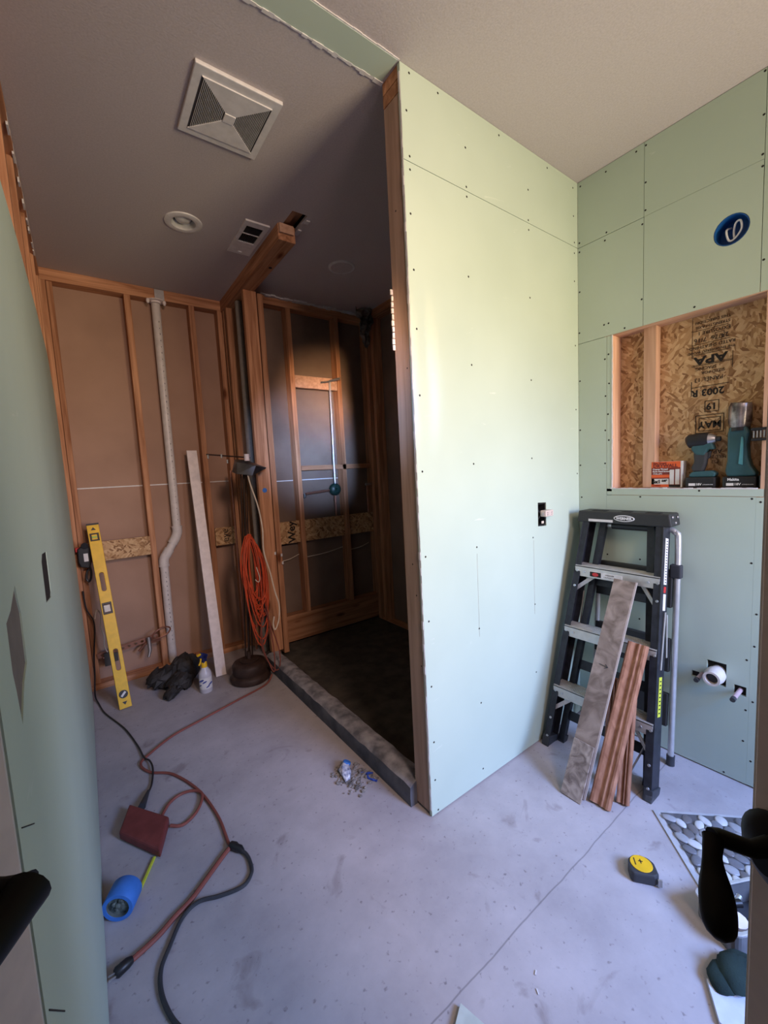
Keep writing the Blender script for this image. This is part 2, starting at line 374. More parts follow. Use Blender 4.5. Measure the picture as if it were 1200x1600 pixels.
# green patch left where a wall plate was taken out, with a ragged plaster lip
MB().box((-0.09, 1.152, H - 0.004), (0.985, 1.246, H)).build('greenboard_patch', GREEN, ceiling)
lip = MB()
for k in range(60):
    x = -0.09 + k * 0.018; a = random.uniform(0.003, 0.011)
    lip.box((x, 1.246 - a * 0.4, H - random.uniform(0.004, 0.007)), (x + 0.019, 1.246 + a, H))
lip.build('plaster_lip', GYP, ceiling)
lip = MB()
for k in range(36):
    x = -0.09 + k * 0.03
    lip.box((x, 1.149 - random.uniform(0.001, 0.003), H - 0.003), (x + 0.031, 1.153, H))
lip.build('plaster_lip', GYP, ceiling)
# torn ceiling edge above the shower and small plaster tears round the slot
tear = MB()
for k in range(26):
    x = 1.2 + k * 0.037; tear.box((x, 3.085 - random.uniform(0.004, 0.03), H - 0.006 - random.uniform(0, 0.008)), (x + 0.038, 3.10, H - 0.0005))
for (x, y, l) in ((1.105, 2.20, 0.05), (1.11, 2.62, 0.02), (1.108, 2.1, 0.03)):
    tear.box((x, y, H - 0.006), (x + 0.02, y + l, H - 0.0005))
tear.build('torn_drywall_edge', GYP, ceiling)

# ---- left wall
wl = struct('wall_left', MB().box((-0.20, 0.50, 0), (-0.181, 3.45, H)), KRAFT)
for y in (0.55, 0.96, 1.37, 1.78, 2.19, 2.60, 3.01, 3.30):
    MB().box((-0.181, y, 0.038), (-0.093, y + 0.038, H - 0.076)).build('stud', WZ, wl)
MB().box((-0.181, 0.50, H - 0.040), (-0.088, 3.45, H - 0.004)).build('top_plate', WY, wl)
MB().box((-0.181, 0.50, H - 0.080), (-0.086, 3.30, H - 0.042)).build('top_plate', WY, wl)
MB().box((-0.181, 0.50, 0.0), (-0.093, 3.45, 0.038)).build('bottom_plate', WY, wl)
sc = MB()
for k in range(14): sc.box((-0.0915, 2.0 + k * 0.08, H - 0.085 + random.uniform(-.02, .02)), (-0.0855, 2.03 + k * 0.08 + random.uniform(0, .03), H - 0.05))
sc.build('plaster_crumbs', GYP, wl)
# green board on it: local x = world y, local y = world z
ML = Matrix(((0, 0, 1, -0.0925), (1, 0, 0, 0), (0, 1, 0, 0), (0, 0, 0, 1)))
out = [(0.50, 0.004), (3.20, 0.004), (3.20, 0.5), (3.195, 1.3), (3.19, 1.7), (3.10, 1.95), (2.8, 2.085), (2.2, 2.10), (1.6, 2.085), (1.2, 2.06), (0.8, 2.05), (0.50, 2.05)]
sw = [(1.055, 1.236), (1.085, 1.248), (1.195, 1.240), (1.185, 1.150), (1.165, 1.141), (1.045, 1.155)]
torn = [(0.588, 1.238), (0.625, 1.243), (0.680, 1.262), (0.690, 1.238), (0.700, 1.222), (0.692, 1.158), (0.650, 1.148), (0.600, 1.118), (0.592, 1.160), (0.584, 1.184)]
MB().plate(out, [sw, torn], 0.0125, ML).build('gypsum_panel', GREEN, wl)
MB().plate(sw, [], 0.03, Matrix(((0, 0, -1, -0.0815), (1, 0, 0, 0), (0, 1, 0, 0), (0, 0, 0, 1)))).build('switch_box_plug', VDARK, wl)  # solid dark plug near the face, standing in for the shaded hole
MB().plate(torn, [], 0.02, Matrix(((0, 0, -1, -0.0818), (1, 0, 0, 0), (0, 1, 0, 0), (0, 0, 0, 1)))).build('torn_backing', plain('torn_brown_paper', (0.20, 0.17, 0.15), 0.9), wl)
MB().tube([(-0.103, 0.675, 1.10), (-0.097, 0.69, 1.116), (-0.098, 0.70, 1.13)], 0.004).build('gypsum_crumb', GYP, wl)
pm = MB()
pm.beam((-0.0797, 0.514, 1.054), (-0.0797, 0.581, 1.011), (0, .5, 1), 0.0012, 0.0008)
pm.beam((-0.0797, 0.516, 0.851), (-0.0797, 0.604, 0.747), (0, 1, 1), 0.0014, 0.0008)
pm.build('pencil_mark', INK, wl)

# ---- back wall (left alcove), seen from behind its studs
wb = struct('wall_back', MB().box((-0.20, 3.45, 0), (1.20, 3.465, H)), KRAFT)
def stud(x, w_=0.038, y0=3.362, y1=3.45, z0=0.038, z1=H - 0.072, p=wb, m=WZ, nm='stud'):
    return MB().box((x, y0, z0), (x + w_, y1, z1)).build(nm, m, p, bevel=0.002)
for x in (-0.10, 0.352, 0.758): stud(x)
stud(-0.06, 0.030, 3.375)
stud(0.958, 0.036)
MB().box((-0.10, 3.362, H - 0.072), (1.02, 3.45, H)).build('top_plate', WX, wb, bevel=0.003)
MB().box((-0.10, 3.362, 0), (1.02, 3.45, 0.038)).build('bottom_plate', WX, wb)
MB().box((-0.03, 3.448, 1.368), (0.96, 3.4505, 1.376)).build('paper_joint', LABEL, wb)
MB().box((-0.03, 3.362, 0.878), (0.352, 3.374, 1.01)).build('blocking', OSBD, wb)
b2 = MB().box((0.80, 3.362, 0.872), (0.958, 3.374, 1.01)).build('blocking', OSBD, wb)
text('stamp', 'eye', 0.075, (0.875, 3.3612, 0.945), (0, 0, 1), (-1, 0, 0), INK, b2)
MB().box((0.54, 3.355, H - 0.075), (0.60, 3.363, H - 0.005)).build('nail_plate', STEEL, wb)

# ---- stub wall with header at the end of the shower
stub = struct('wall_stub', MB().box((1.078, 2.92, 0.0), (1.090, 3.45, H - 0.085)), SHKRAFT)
for y in (3.31, 3.24): MB().box((0.99, y, 0.038), (1.077, y + 0.034, H - 0.085)).build('stud', WZ, stub, bevel=0.002)
MB().box((1.005, 2.88, 0.10), (1.094, 2.92, H - 0.085)).build('end_stud', WZ, stub, bevel=0.003)
MB().box((1.106, 2.895, 0.06), (1.146, 2.975, H - 0.085)).build('end_stud', WZ, stub, bevel=0.003)
hb = MB().box((0.985, 2.20, H - 0.084), (1.085, 3.362, H + 0.002)).build('header_beam', WY, stub, bevel=0.004)
nd = MB().box((0.99, 2.185, H - 0.05), (1.07, 2.2005, H - 0.002)); nd.jitter(0.003).build('splintered_end', PWY, hb)
MB().lathe([(0.011, 0), (0.011, 0.001)], frame((1.06, 2.52, H - 0.0852), (1, 0, 0), (0, 1, 0)), 12).build('bolt_hole', VDARK, hb)
bs = MB(); bs.sphere((1.045, 2.879, 1.293), 0.017, (1, 0.12, 1)); bs.build('blue_sticker', BLUET, stub)
for (x, z) in ((1.08, 0.82), (1.132, 0.74), (1.128, 0.80)):
    MB().box((x, 2.8785, z), (x + 0.012, 2.8805, z + 0.02)).build('plaster_crumb', GYP, stub)

# ---- shower back wall
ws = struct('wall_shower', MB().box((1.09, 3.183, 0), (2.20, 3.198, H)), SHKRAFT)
def sstud(x, w_=0.038, z0=0.26): return stud(x, w_, 3.094, 3.182, z0, H - 0.06, ws)
for x in (1.15, 1.40, 1.825, 2.13): sstud(x)
MB().box((1.10, 3.094, H - 0.060), (2.20, 3.182, H)).build('top_plate', WX, ws, bevel=0.003)
MB().box((1.15, 3.094, 0.045), (2.20, 3.182, 0.26)).build('bottom_plate', WX, ws, bevel=0.003)
for (x0, x1, t) in ((1.19, 1.398, 'Wey'), (1.44, 1.823, None), (1.865, 2.128, None)):
    o = MB().box((x0, 3.12, 0.845), (x1, 3.132, 1.022)).build('blocking', OSB, ws)
    if t: text('stamp', t, 0.088, (1.33, 3.1192, 0.935), (0, 0, 1), (-1, 0, 0), INK, o, bold=0.002)
o = MB().box((1.44, 3.094, 1.425), (2.13, 3.182, 1.463)).build('blocking', WX, ws)
blk = MB().box((1.44, 3.100, 2.085), (1.823, 3.138, 2.18)).build('blocking', PWY, ws, bevel=0.002)
for (x0, x1) in ((1.19, 1.398), (1.44, 1.82)): MB().box((x0, 3.181, 1.345), (x1, 3.1835, 1.353)).build('paper_joint', LABEL, ws)
for (x0, x1) in ((1.19, 1.398), (1.44, 1.82), (1.865, 2.1)):
    MB().tube(spline([(x0, 3.17, 0.70), ((x0 + x1) / 2, 3.15, 0.705 + (x1 - x0) * .02), (x1, 3.17, 0.735)], 5), 0.004, 6).build('cable_run', CREAM, ws)
# shower side wall
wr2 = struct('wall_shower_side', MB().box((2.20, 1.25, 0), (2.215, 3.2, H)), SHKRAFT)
for y in (1.30, 1.70, 2.10, 2.46, 2.62, 2.95, 3.04):
    MB().box((2.11, y, 0.038), (2.199, y + 0.038, H - 0.06)).build('stud', WZ, wr2, bevel=0.002)
MB().box((2.11, 1.25, 0), (2.199, 3.09, 0.038)).build('bottom_plate', WY, wr2)
MB().box((2.11, 1.25, H - 0.06), (2.199, 3.09, H)).build('top_plate', WY, wr2)

# ---- partition with green board
MP = Matrix(((1, 0, 0, 0), (0, 0, -1, 1.1648), (0, 1, 0, 0), (0, 0, 0, 1)))    # local x = world x, local y = world z, face towards -y
wp = struct('wall_partition', MB().box((1.035, 1.240, 0.04), (2.11, 1.248, H - 0.08)), SHKRAFT)
G = 0.0012
e = 2.1085
outl = rect(1.752, 1.095, 1.795, 1.190)
MB().plate(rect(0.993, 0.006, e, 2.438 - G), [[(1.738, 1.082), (1.806, 1.078), (1.806, 1.192), (1.738, 1.196)]], 0.0127, MP).build('gypsum_panel', GREEN, wp)
MB().plate(rect(0.993, 2.438 + G, e, H - 0.001), [], 0.0127, MP).build('gypsum_panel', GREEN, wp)
MB().box((0.9955, 1.167, 0.012), (1.034, 1.252, H - 0.085)).build('end_stud', EWZ, wp, bevel=0.002)
MB().box((0.9955, 1.165, H - 0.083), (2.10, 1.252, H - 0.043)).build('top_plate', WX, wp)
MB().box((0.9955, 1.165, H - 0.040), (2.10, 1.252, H - 0.001)).build('top_plate', WX, wp)
MB().box((1.034, 1.167, 0), (2.10, 1.25, 0.038)).build('bottom_plate', WX, wp)
for x in (1.30, 1.70, 2.05): MB().box((x - 0.019, 1.167, 0.038), (x + 0.019, 1.239, H - 0.083)).build('stud', WZ, wp)
# torn paper strip along the raw edge
st = MB()
for k in range(90):
    z = 0.03 + k * 0.0298; d = random.uniform(0, 0.0022)
    st.box((0.9925 - d, 1.1535, z), (0.9935, 1.1545 + random.uniform(0.004, 0.0095), z + 0.030))
st.build('raw_panel_edge', GYP, wp)
fb = MB()
for k in range(10): fb.box((0.990 - random.uniform(0, .004), 1.248, 1.83 + k * 0.022), (0.997, 1.2535, 1.83 + k * 0.022 + 0.018))
fb.build('torn_paper_strip', GYP, wp)
# screws
def screw_head(loc, nrm):
    M = Matrix.Translation(loc) @ V(nrm).to_track_quat('Z', 'Y').to_matrix().to_4x4()
    return M
me_s = bpy.data.meshes.new('drywall_screw'); bm = bmesh.new()
bmesh.ops.create_circle(bm, segments=10, radius=0.0046, cap_ends=True)
for f in bmesh.ops.extrude_face_region(bm, geom=bm.faces[:])['geom']:
    if isinstance(f, bmesh.types.BMVert): f.co.z += 0.0008; f.co.x *= 0.7; f.co.y *= 0.7
bm.to_mesh(me_s); bm.free(); me_s.materials.append(INK)
def screw(parent, loc, nrm, s=1.0):
    o = bpy.data.objects.new('drywall_screw', me_s); COL.objects.link(o); o.parent = parent
    o.matrix_local = screw_head(loc, nrm) @ Matrix.Scale(s, 4)
PS = [(1.034, 2.724), (1.168, 2.722), (1.509, 2.719), (1.851, 2.719), (1.015, 2.599), (1.305, 2.594), (1.702, 2.576), (2.068, 2.707), (1.021, 2.456), (1.02, 2.413), (1.304, 2.453), (1.305, 2.418), (1.7, 2.45), (1.702, 2.41), (2.072, 2.579), (2.079, 2.458), (2.078, 2.408), (1.014, 2.268), (1.018, 2.083), (1.301, 2.123), (2.077, 2.275), (1.016, 1.053), (1.019, 0.801), (1.018, 0.539), (1.019, 0.309), (1.017, 0.15), (1.027, 0.017), (1.302, 1.047), (1.302, 0.696), (1.3, 0.364), (1.3, 0.059), (1.02, 1.882), (1.021, 1.649), (1.696, 1.034), (1.703, 0.708), (1.704, 0.366), (1.018, 1.373), (1.304, 1.787), (1.298, 1.393), (1.703, 2.123), (1.702, 1.762), (1.697, 1.407), (2.082, 1.965), (2.084, 1.647), (2.092, 1.319)]
for x, z in PS: screw(wp, (x, 1.1519, z), (0, -1, 0), 0.9)
for x, z in ((1.012, 0.9), (1.018, 1.02), (1.01, 1.75), (1.02, 2.3), (1.008, 0.62)): screw(wp, (0.9952, 1.16 + (x - 1) * 2.5, z), (-1, 0, 0), 0.7)
# faint vertical pencil lines
pl_ = MB()
for x in (1.302, 1.70): pl_.box((x - 0.0005, 1.1517, 0.66), (x + 0.0005, 1.1521, 1.02))
pl_.build('pencil_mark', PLANK, wp)

# ---- right wall with tool niche
MR = Matrix(((0, 0, 1, 2.1093), (-1, 0, 0, 0), (0, 1, 0, 0), (0, 0, 0, 1)))  # local x = -world y, local y = world z, thickness +x
wr = struct('wall_right', MB().box((2.200, -1.5, 0), (2.216, 1.25, H)), OSB)
def gp(y0, y1, z0, z1, holes=(), nm='gypsum_panel'):
    return MB().plate(rect(-y1 + G * .7, z0 + G, -y0 - G * .7, z1 - G), holes, 0.0127, MR).build(nm, GREEN, wr)
gp(0.851, 1.1525, 2.436, H - 0.001)
gp(0.452, 0.851, 2.436 - 0.0, H - 0.001)
gp(-1.5, 0.452, 1.974, H - 0.001)
gp(0.851, 1.1525, 1.974, 2.436)
MB().plate(rect(-0.851 + G, 1.974 + G, -0.452 - G, 2.436 - G * .0), [circ(-0.543, 2.237, 0.056, 28)], 0.0127, MR).build('gypsum_panel', GREEN, wr)
gp(1.010, 1.1525, 0.006, 1.974)
gp(0.985, 1.010, 1.225, 1.974)
gp(0.42, 1.010, 1.208, 1.240)
gp(-1.5, 0.42, 1.208, 1.240)
hs = [[(-0.585, 0.400), (-0.518, 0.400), (-0.518, 0.500), (-0.585, 0.500)], [(-0.492, 0.385), (-0.452, 0.385), (-0.452, 0.425), (-0.492, 0.425)], rect(-0.640, 0.405, -0.612, 0.432)]
MB().plate(rect(-1.010, 0.006, -0.443, 1.207), hs, 0.0127, MR).build('gypsum_panel', GREEN, wr)
gp(-1.5, 0.4435, 0.006, 1.207)
gp(-1.5, 0.39, 1.241, 1.973)
# seam crack fillers are real gaps; near-black sheets behind them stand in for cavity shade
MB().box((2.1225, -1.5, 0.01), (2.13, 0.985, 1.20)).build('cavity_shade_sheet', VDARK, wr)
MB().box((2.1225, -1.5, 2.02), (2.126, 1.15, 2.17)).build('cavity_shade_sheet', VDARK, wr)
MB().box((2.1225, -1.5, 2.31), (2.126, 1.15, H)).build('cavity_shade_sheet', VDARK, wr)
MB().box((2.1225, 0.61, 2.17), (2.126, 1.15, 2.31)).build('cavity_shade_sheet', VDARK, wr)
MB().box((2.1225, -1.5, 2.17), (2.126, 0.475, 2.31)).build('cavity_shade_sheet', VDARK, wr)
# niche framing
MB().box((2.112, 0.985, 1.225), (2.199, 1.023, 1.99)).build('jamb_stud', PWZ, wr)
MB().box((2.150, 0.812, 1.242), (2.199, 0.864, 1.973)).build('stud', PWZ, wr, bevel=0.002)
MB().box((2.112, 0.392, 1.20), (2.199, 0.432, 1.99)).build('jamb_stud', PWZ, wr)
MB().box((2.1125, 0.432, 1.972), (2.199, 0.985, 2.010)).build('niche_header', PWY, wr)
MB().box((2.1125, 0.432, 1.205), (2.199, 0.985, 1.2405)).build('niche_sill', PWY, wr)
cr = MB()
for k in range(34):
    cr.box((2.1085, 0.44 + k * 0.0162, 1.2375), (2.113 + random.uniform(0, .004), 0.457 + k * 0.0162, 1.2405 + random.uniform(0.0005, 0.004)))
for k in range(40):
    z = 1.245 + k * 0.0182; cr.box((2.1075, 0.9835 - random.uniform(0, .002), z), (2.1125, 0.987, z + 0.0185))
cr.build('raw_panel_edge', GYP, wr)
RS = [(1.137, 2.719), (1.015, 2.716), (0.884, 2.723), (0.845, 2.725), (0.845, 2.575), (0.845, 2.461), (0.857, 2.409), (1.012, 2.448), (1.019, 2.415), (1.143, 2.459), (1.143, 2.416), (0.459, 2.732), (0.458, 2.588), (0.458, 2.455), (0.457, 2.414), (0.445, 2.086), (1.143, 2.226), (1.145, 2.028), (1.144, 1.79), (1.144, 1.542), (1.144, 1.361), (1.138, 1.194), (1.023, 2.031), (1.002, 2.032), (0.929, 1.988), (1.002, 1.888), (1.019, 1.869), (0.999, 1.75), (1.016, 1.693), (1.004, 1.604), (1.017, 1.527), (1.000, 1.478), (1.018, 1.365), (0.857, 2.091), (0.657, 1.990), (0.856, 1.201), (0.627, 1.231), (0.455, 1.200), (0.429, 1.188), (0.432, 0.606), (0.454, 0.542), (0.431, 0.372), (0.452, 0.328), (0.457, 0.191), (0.431, 0.115), (0.517, 0.017), (1.006, 0.907), (0.855, 0.902), (0.855, 0.609), (0.45, 0.944), (0.429, 0.74)]
for y, z in RS: screw(wr, (2.1092, y, z), (-1, 0, 0), 0.9)
# upside-down mill stamp on the sheathing: reading right = +y, up = -z
def stamp(body, size, y, z, **k): return text('mill_stamp', body, size, (2.1990, y, z), (0, 1, 0), (0, 0, -1), INK, wr, **k)
def lines(L_):
    m = MB()
    for (y0, z0, y1, z1, t) in L_: m.box((2.1985, min(y0, y1) - t / 2, min(z0, z1) - t / 2), (2.1996, max(y0, y1) + t / 2, max(z0, z1) + t / 2))
    m.build('mill_stamp', INK, wr)
stamp('MAY', 0.040, 0.622, 1.512, bold=0.0012); stamp('19', 0.038, 0.617, 1.588, bold=0.0012)
stamp('2003 R', 0.040, 0.632, 1.650, bold=0.0012)
stamp('PANEL 13', 0.024, 0.63, 1.705); stamp('SIZED FOR', 0.017, 0.615, 1.733); stamp('SPACING', 0.018, 0.64, 1.752)
stamp('APA', 0.046, 0.625, 1.787, sx=1.35, bold=0.0016)
stamp('THE ENGINEERED WOOD', 0.014, 0.625, 1.822); stamp('RATED SHEATHING', 0.018, 0.622, 1.842)
stamp('24/16  7/16', 0.026, 0.625, 1.872); stamp('EXPOSURE 1', 0.020, 0.615, 1.900); stamp('STRENGTH AXIS', 0.016, 0.62, 1.925); stamp('THIS DIRECTION', 0.016, 0.62, 1.945)
stamp('APA', 0.026, 0.60, 1.395); stamp('MILL 2003', 0.018, 0.60, 1.372); stamp('PS2', 0.018, 0.60, 1.350)
def boxl(y0, z0, y1, z1, t=0.0022): return [(y0, z0, y1, z0, t), (y0, z1, y1, z1, t), (y0, z0, y0, z1, t), (y1, z0, y1, z1, t)]
L_ = boxl(0.585, 1.485, 0.66, 1.540) + boxl(0.574, 1.477, 0.672, 1.552) + boxl(0.592, 1.566, 0.640, 1.611) + [(0.56, 1.675, 0.69, 1.675, .002), (0.55, 1.765, 0.69, 1.765, .002), (0.55, 1.770, 0.69, 1.770, .001), (0.56, 1.855, 0.69, 1.855, .0015), (0.69, 1.64, 0.69, 1.70, .002), (0.55, 1.735, 0.55, 1.80, .0015), (0.69, 1.80, 0.69, 1.97, .0012), (0.56, 1.812, 0.69, 1.812, .002), (0.57, 1.912, 0.69, 1.912, .0015)] + boxl(0.58, 1.862, 0.61, 1.888, .0015)
lines(L_)

# ---- near walls that carry the window, out of frame
HID = plain('hidden_wall_dimmed', (0.22, 0.20, 0.19), 0.8)  # unseen walls, tone kept dark to hold bounce light down
wf = struct('wall_front', MB().plate(rect(0.25, 0, 2.2, H), [rect(1.2, 0.75, 2.05, 2.15)], 0.1, Matrix(((1, 0, 0, 0), (0, 0, -1, -1.5), (0, 1, 0, 0), (0, 0, 0, 1)))), HID)
struct('wall_entry', MB().box((0.20, -1.5, 0), (0.25, -0.55, H)), HID)
struct('wall_hall', MB().box((-2.2, -3.2, 0), (-2.1, 3.6, H)).box((-2.1, 0.40, 0), (-0.2, 0.50, H)), HID)

# ---- shower pan and curb
struct('trim_1', MB().box((1.06, 1.252, 0.0), (2.11, 3.094, 0.035)), MORTAR)
cb = MB(); n = 34; prof = [(0.962, 0.0), (0.957, 0.045), (0.963, 0.085), (0.985, 0.100), (1.02, 0.104), (1.055, 0.098), (1.068, 0.080), (1.072, 0.03), (1.072, 0.0)]
rows = []
for i in range(n + 1):
    y = 1.245 + (2.89 - 1.245) * i / n
    rows.append(cb.verts([(x + (random.uniform(-.003, .003) if z > 0.01 else 0), y, z + (random.uniform(-.003, .003) if z > 0.01 else 0)) for x, z in prof]))
for i in range(n):
    for k in range(len(prof) - 1): cb.bm.faces.new([rows[i][k], rows[i + 1][k], rows[i + 1][k + 1], rows[i][k + 1]])
cb.bm.faces.new(rows[0]); cb.bm.faces.new(rows[-1][::-1])
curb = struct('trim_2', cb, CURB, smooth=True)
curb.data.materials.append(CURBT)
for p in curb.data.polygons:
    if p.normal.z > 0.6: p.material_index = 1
dr = thing('shower_drain', 'black round drain in the dark shower floor', 'drain', (1.72, 1.95, 0.035))
MB().lathe([(0.055, 0.035), (0.055, 0.040), (0.045, 0.041), (0.04, 0.037)], Matrix.Translation((1.72, 1.95, 0)), 20).build('flange', BLACK, dr)
MB().lathe([(0.03, 0.036), (0.03, 0.043)], Matrix.Translation((1.72, 1.95, 0)), 16).build('strainer', DGREY, dr)

# ================================================================ doors with levers
def door(name, E, d, N, wdt, lab):
    """E free edge foot on the visible face, d towards the hinge, N normal of the visible face"""
    E, d, N = V(E), V(d).normalized(), V(N).normalized()
    c = E + d * wdt / 2 - N * 0.0175
    o = struct(name, MB().beam(c + V((0, 0, 0.02)), c + V((0, 0, 2.03)), d, wdt, 0.035), DOOR, bevel=0.002)
    e = E - d * 0.0005 - N * 0.0175
    MB().beam(e + V((0, 0, 0.02)), e + V((0, 0, 2.03)), N, 0.033, 0.002).build('door_edge', DOORE, o)
    return o
def lever(parent, rose, N, elbow, pts, radii, k0=1.0):
    N = V(N).normalized(); rose = V(rose)
    h = MB(); M = Matrix.Translation(rose) @ N.to_track_quat('Z', 'Y').to_matrix().to_4x4()
    h.lathe([(0.034, 0), (0.034, 0.004), (0.030, 0.008), (0.024, 0.011), (0.015, 0.014), (0.0115, 0.02)], M, 28)
    r = h.build('door_handle', BRONZE, parent, smooth=True)
    zo = V((0, 0, 0.012)) if k0 < 1 else V((0, 0, 0))
    k = MB(); k.tube([rose + N * 0.006 + zo, rose + N * 0.03 + zo, V(elbow) - N * 0.006, V(elbow)], [0.012 * k0, 0.0095 * k0, 0.010 * k0, 0.0115 * k0], 14)
    k.tube(spline([elbow] + pts, 4), radii, 14)
    k.build('door_handle', BRONZE, parent, smooth=True)
# right leaf
dR = V((-0.5, -0.866, 0)); NR = V((-0.866, 0.5, 0)); ER = V((0.455, 0.090, 0))
doorR = door('door_1', ER, dR, NR, 0.60, '')
roseR = ER + dR * 0.026 + V((0, 0, 1.040)) + NR * 0.0005
e0 = V((0.4101, 0.1106, 1.0516)); tip = V((0.3090, 0.0754, 1.0787))
lever(doorR, (0.4440, 0.0672, 1.0400), NR, (0.4100, 0.1060, 1.0490), [(0.398, 0.1035, 1.043), (0.387, 0.0985, 1.031), (0.372, 0.092, 1.020), (0.357, 0.0865, 1.012)],
      [0.0085, 0.0078, 0.0074, 0.0072, 0.0070, 0.0074, 0.0082, 0.0092, 0.0104, 0.0114, 0.0121, 0.0124, 0.0124, 0.0120, 0.0110, 0.0085, 0.004], 0.72)
# left leaf
dL = V((-0.5, -0.866, 0)); NL = V((0.866, -0.5, 0)); EL = V((-0.081, 0.494, 0))
doorL = door('door_2', EL, dL, NL, 0.60, '')
rl = EL + dL * 0.06 + NL * 0.0005 + V((0, 0, 1.065)); el = rl + NL * 0.052
lever(doorL, rl, NL, el, [el + dL * 0.03 + V((0, 0, -0.004)), el + dL * 0.06 + V((0, 0, -0.006)), el + dL * 0.09 + V((0, 0, -0.002)), el + dL * 0.12],
      [0.0165, 0.0160, 0.0150, 0.0145, 0.0140, 0.0135, 0.013, 0.013, 0.013, 0.013, 0.0135, 0.014, 0.0145, 0.014, 0.012, 0.010, 0.005])
#PART2
# ================================================================ ceiling fixtures
TD = Matrix.Translation
def down(x, y, z=H): return TD((x, y, z)) @ Matrix.Rotation(math.pi, 4, 'X')
fan = thing('exhaust_fan', 'square white exhaust fan grille on the ceiling left of the partition', 'vent', (0.579, 1.66, H))
m = MB().plate(rect(-0.150, -0.157, 0.150, 0.157), [], 0.014, down(0.579, 1.66)); m.build('grille_frame', WHITE, fan, bevel=0.003)
for sgn, ax in ((1, 'x'), (-1, 'x')):
    mm = MB()
    for k in range(17):
        t = 0.026 + k * 0.0055; h_ = t * 1.02
        mm.box((0.579 + sgn * t - 0.0007, 1.66 - h_, H - 0.0185), (0.579 + sgn * t + 0.0007, 1.66 + h_, H - 0.014))
    mm.build('louver', WHITE, fan)
    MB().prism([(0.02 * sgn, -0.02), (0.122 * sgn, -0.122), (0.122 * sgn, 0.122), (0.02 * sgn, 0.02)], 0.001, down(0.579, 1.66, H - 0.0142)).build('louver_shade_plate', DGREY, fan)  # dark plate stands in for the shade between the louvers
pp = MB()
for sgn in (1, -1):
    pp.prism([(-0.02, 0.02 * sgn), (-0.122, 0.122 * sgn), (0.122, 0.122 * sgn), (0.02, 0.02 * sgn)], 0.005, down(0.579, 1.66, H - 0.014))
pp.box((0.559, 1.64, H - 0.022), (0.599, 1.68, H - 0.014)); pp.build('grille_panel', WHITE, fan, bevel=0.001)

rl_ = thing('recessed_light', 'round white recessed ceiling light with a clear bulb inside, unlit', 'light', (0.566, 2.452, H))
MB().lathe([(0.093, 0), (0.091, 0.005), (0.075, 0.009), (0.060, 0.006), (0.056, -0.03)], down(0.566, 2.452), 32, cap=False).build('trim_ring', WHITE, rl_, smooth=True)
MB().lathe([(0.060, -0.0), (0.058, -0.05), (0.03, -0.10), (0.001, -0.10)], down(0.566, 2.452), 32, cap=False).build('reflector', STEEL, rl_, smooth=True)
MB().sphere((0.566, 2.452, H + 0.028), 0.042, (1, 1, 0.7), 20).build('bulb', plain('frosted_bulb', (0.75, 0.73, 0.72), 0.25), rl_, smooth=True)

cc = thing('blank_cover', 'flat round white cover plate on the ceiling above the shower', 'ceiling cover', (1.526, 2.444, H))
MB().lathe([(0.088, 0), (0.086, 0.006), (0.078, 0.009), (0.074, 0.006)], down(1.526, 2.444), 36).build('cover_ring', WHITE, cc, smooth=True)
MB().lathe([(0.073, 0.004), (0.070, 0.0085)], down(1.526, 2.444), 36).build('cover_disc', CEIL, cc)

rg = thing('air_register', 'rectangular white air register with dark louvres beside the ceiling header', 'vent', (0.896, 2.424, H))
MB().plate(rect(-0.067, -0.174, 0.067, 0.174), [rect(-0.045, -0.035, 0.045, 0.048), rect(-0.045, 0.056, 0.045, 0.128)], 0.010, down(0.896, 2.424)).build('register_frame', WHITE, rg, bevel=0.002)
MB().box((0.846, 2.29, H - 0.003), (0.946, 2.465, H - 0.001)).build('duct_opening', VDARK, rg)
lv = MB()
for k in range(9): lv.box((0.853 + k * 0.0098, 2.376, H - 0.008), (0.8545 + k * 0.0098, 2.459, H - 0.003))
lv.build('louver', DGREY, rg)
lv = MB()
for k in range(7): lv.box((0.851, 2.299 + k * 0.0105, H - 0.008), (0.941, 2.3005 + k * 0.0105, H - 0.003))
lv.build('louver', DGREY, rg)
MB().tube([(0.885, 2.565, H - 0.012), (0.905, 2.565, H - 0.014)], 0.0025).build('lever', WHITE, rg)

# round electrical box in the right wall
eb = thing('ceiling_box', 'round blue electrical box with looped white wire high on the right wall', 'electrical box', (2.12, 0.543, 2.18))
ME = frame((2.1125, 0.543, 2.237), (0, -1, 0), (0, 0, 1))  # z -> -x
eb_m = MB(); eb_m.lathe([(0.055, 0.002), (0.0515, 0.002), (0.0505, -0.06), (0.0, -0.06)], frame((2.1125, 0.543, 2.237), (0, -1, 0), (0, 0, 1)), 28, cap=False)
eb_m.build('box_body', BLUE, eb, smooth=True)
WWIRE = plain('white_wire', (0.75, 0.75, 0.78), 0.5)
MB().tube(spline([(2.155, 0.555, 2.26), (2.125, 0.562, 2.245), (2.12, 0.553, 2.205), (2.12, 0.535, 2.203), (2.12, 0.515, 2.23), (2.12, 0.518, 2.262), (2.125, 0.533, 2.262), (2.13, 0.540, 2.235), (2.13, 0.538, 2.208)], 6), 0.0035, 8).build('wire', WWIRE, eb)

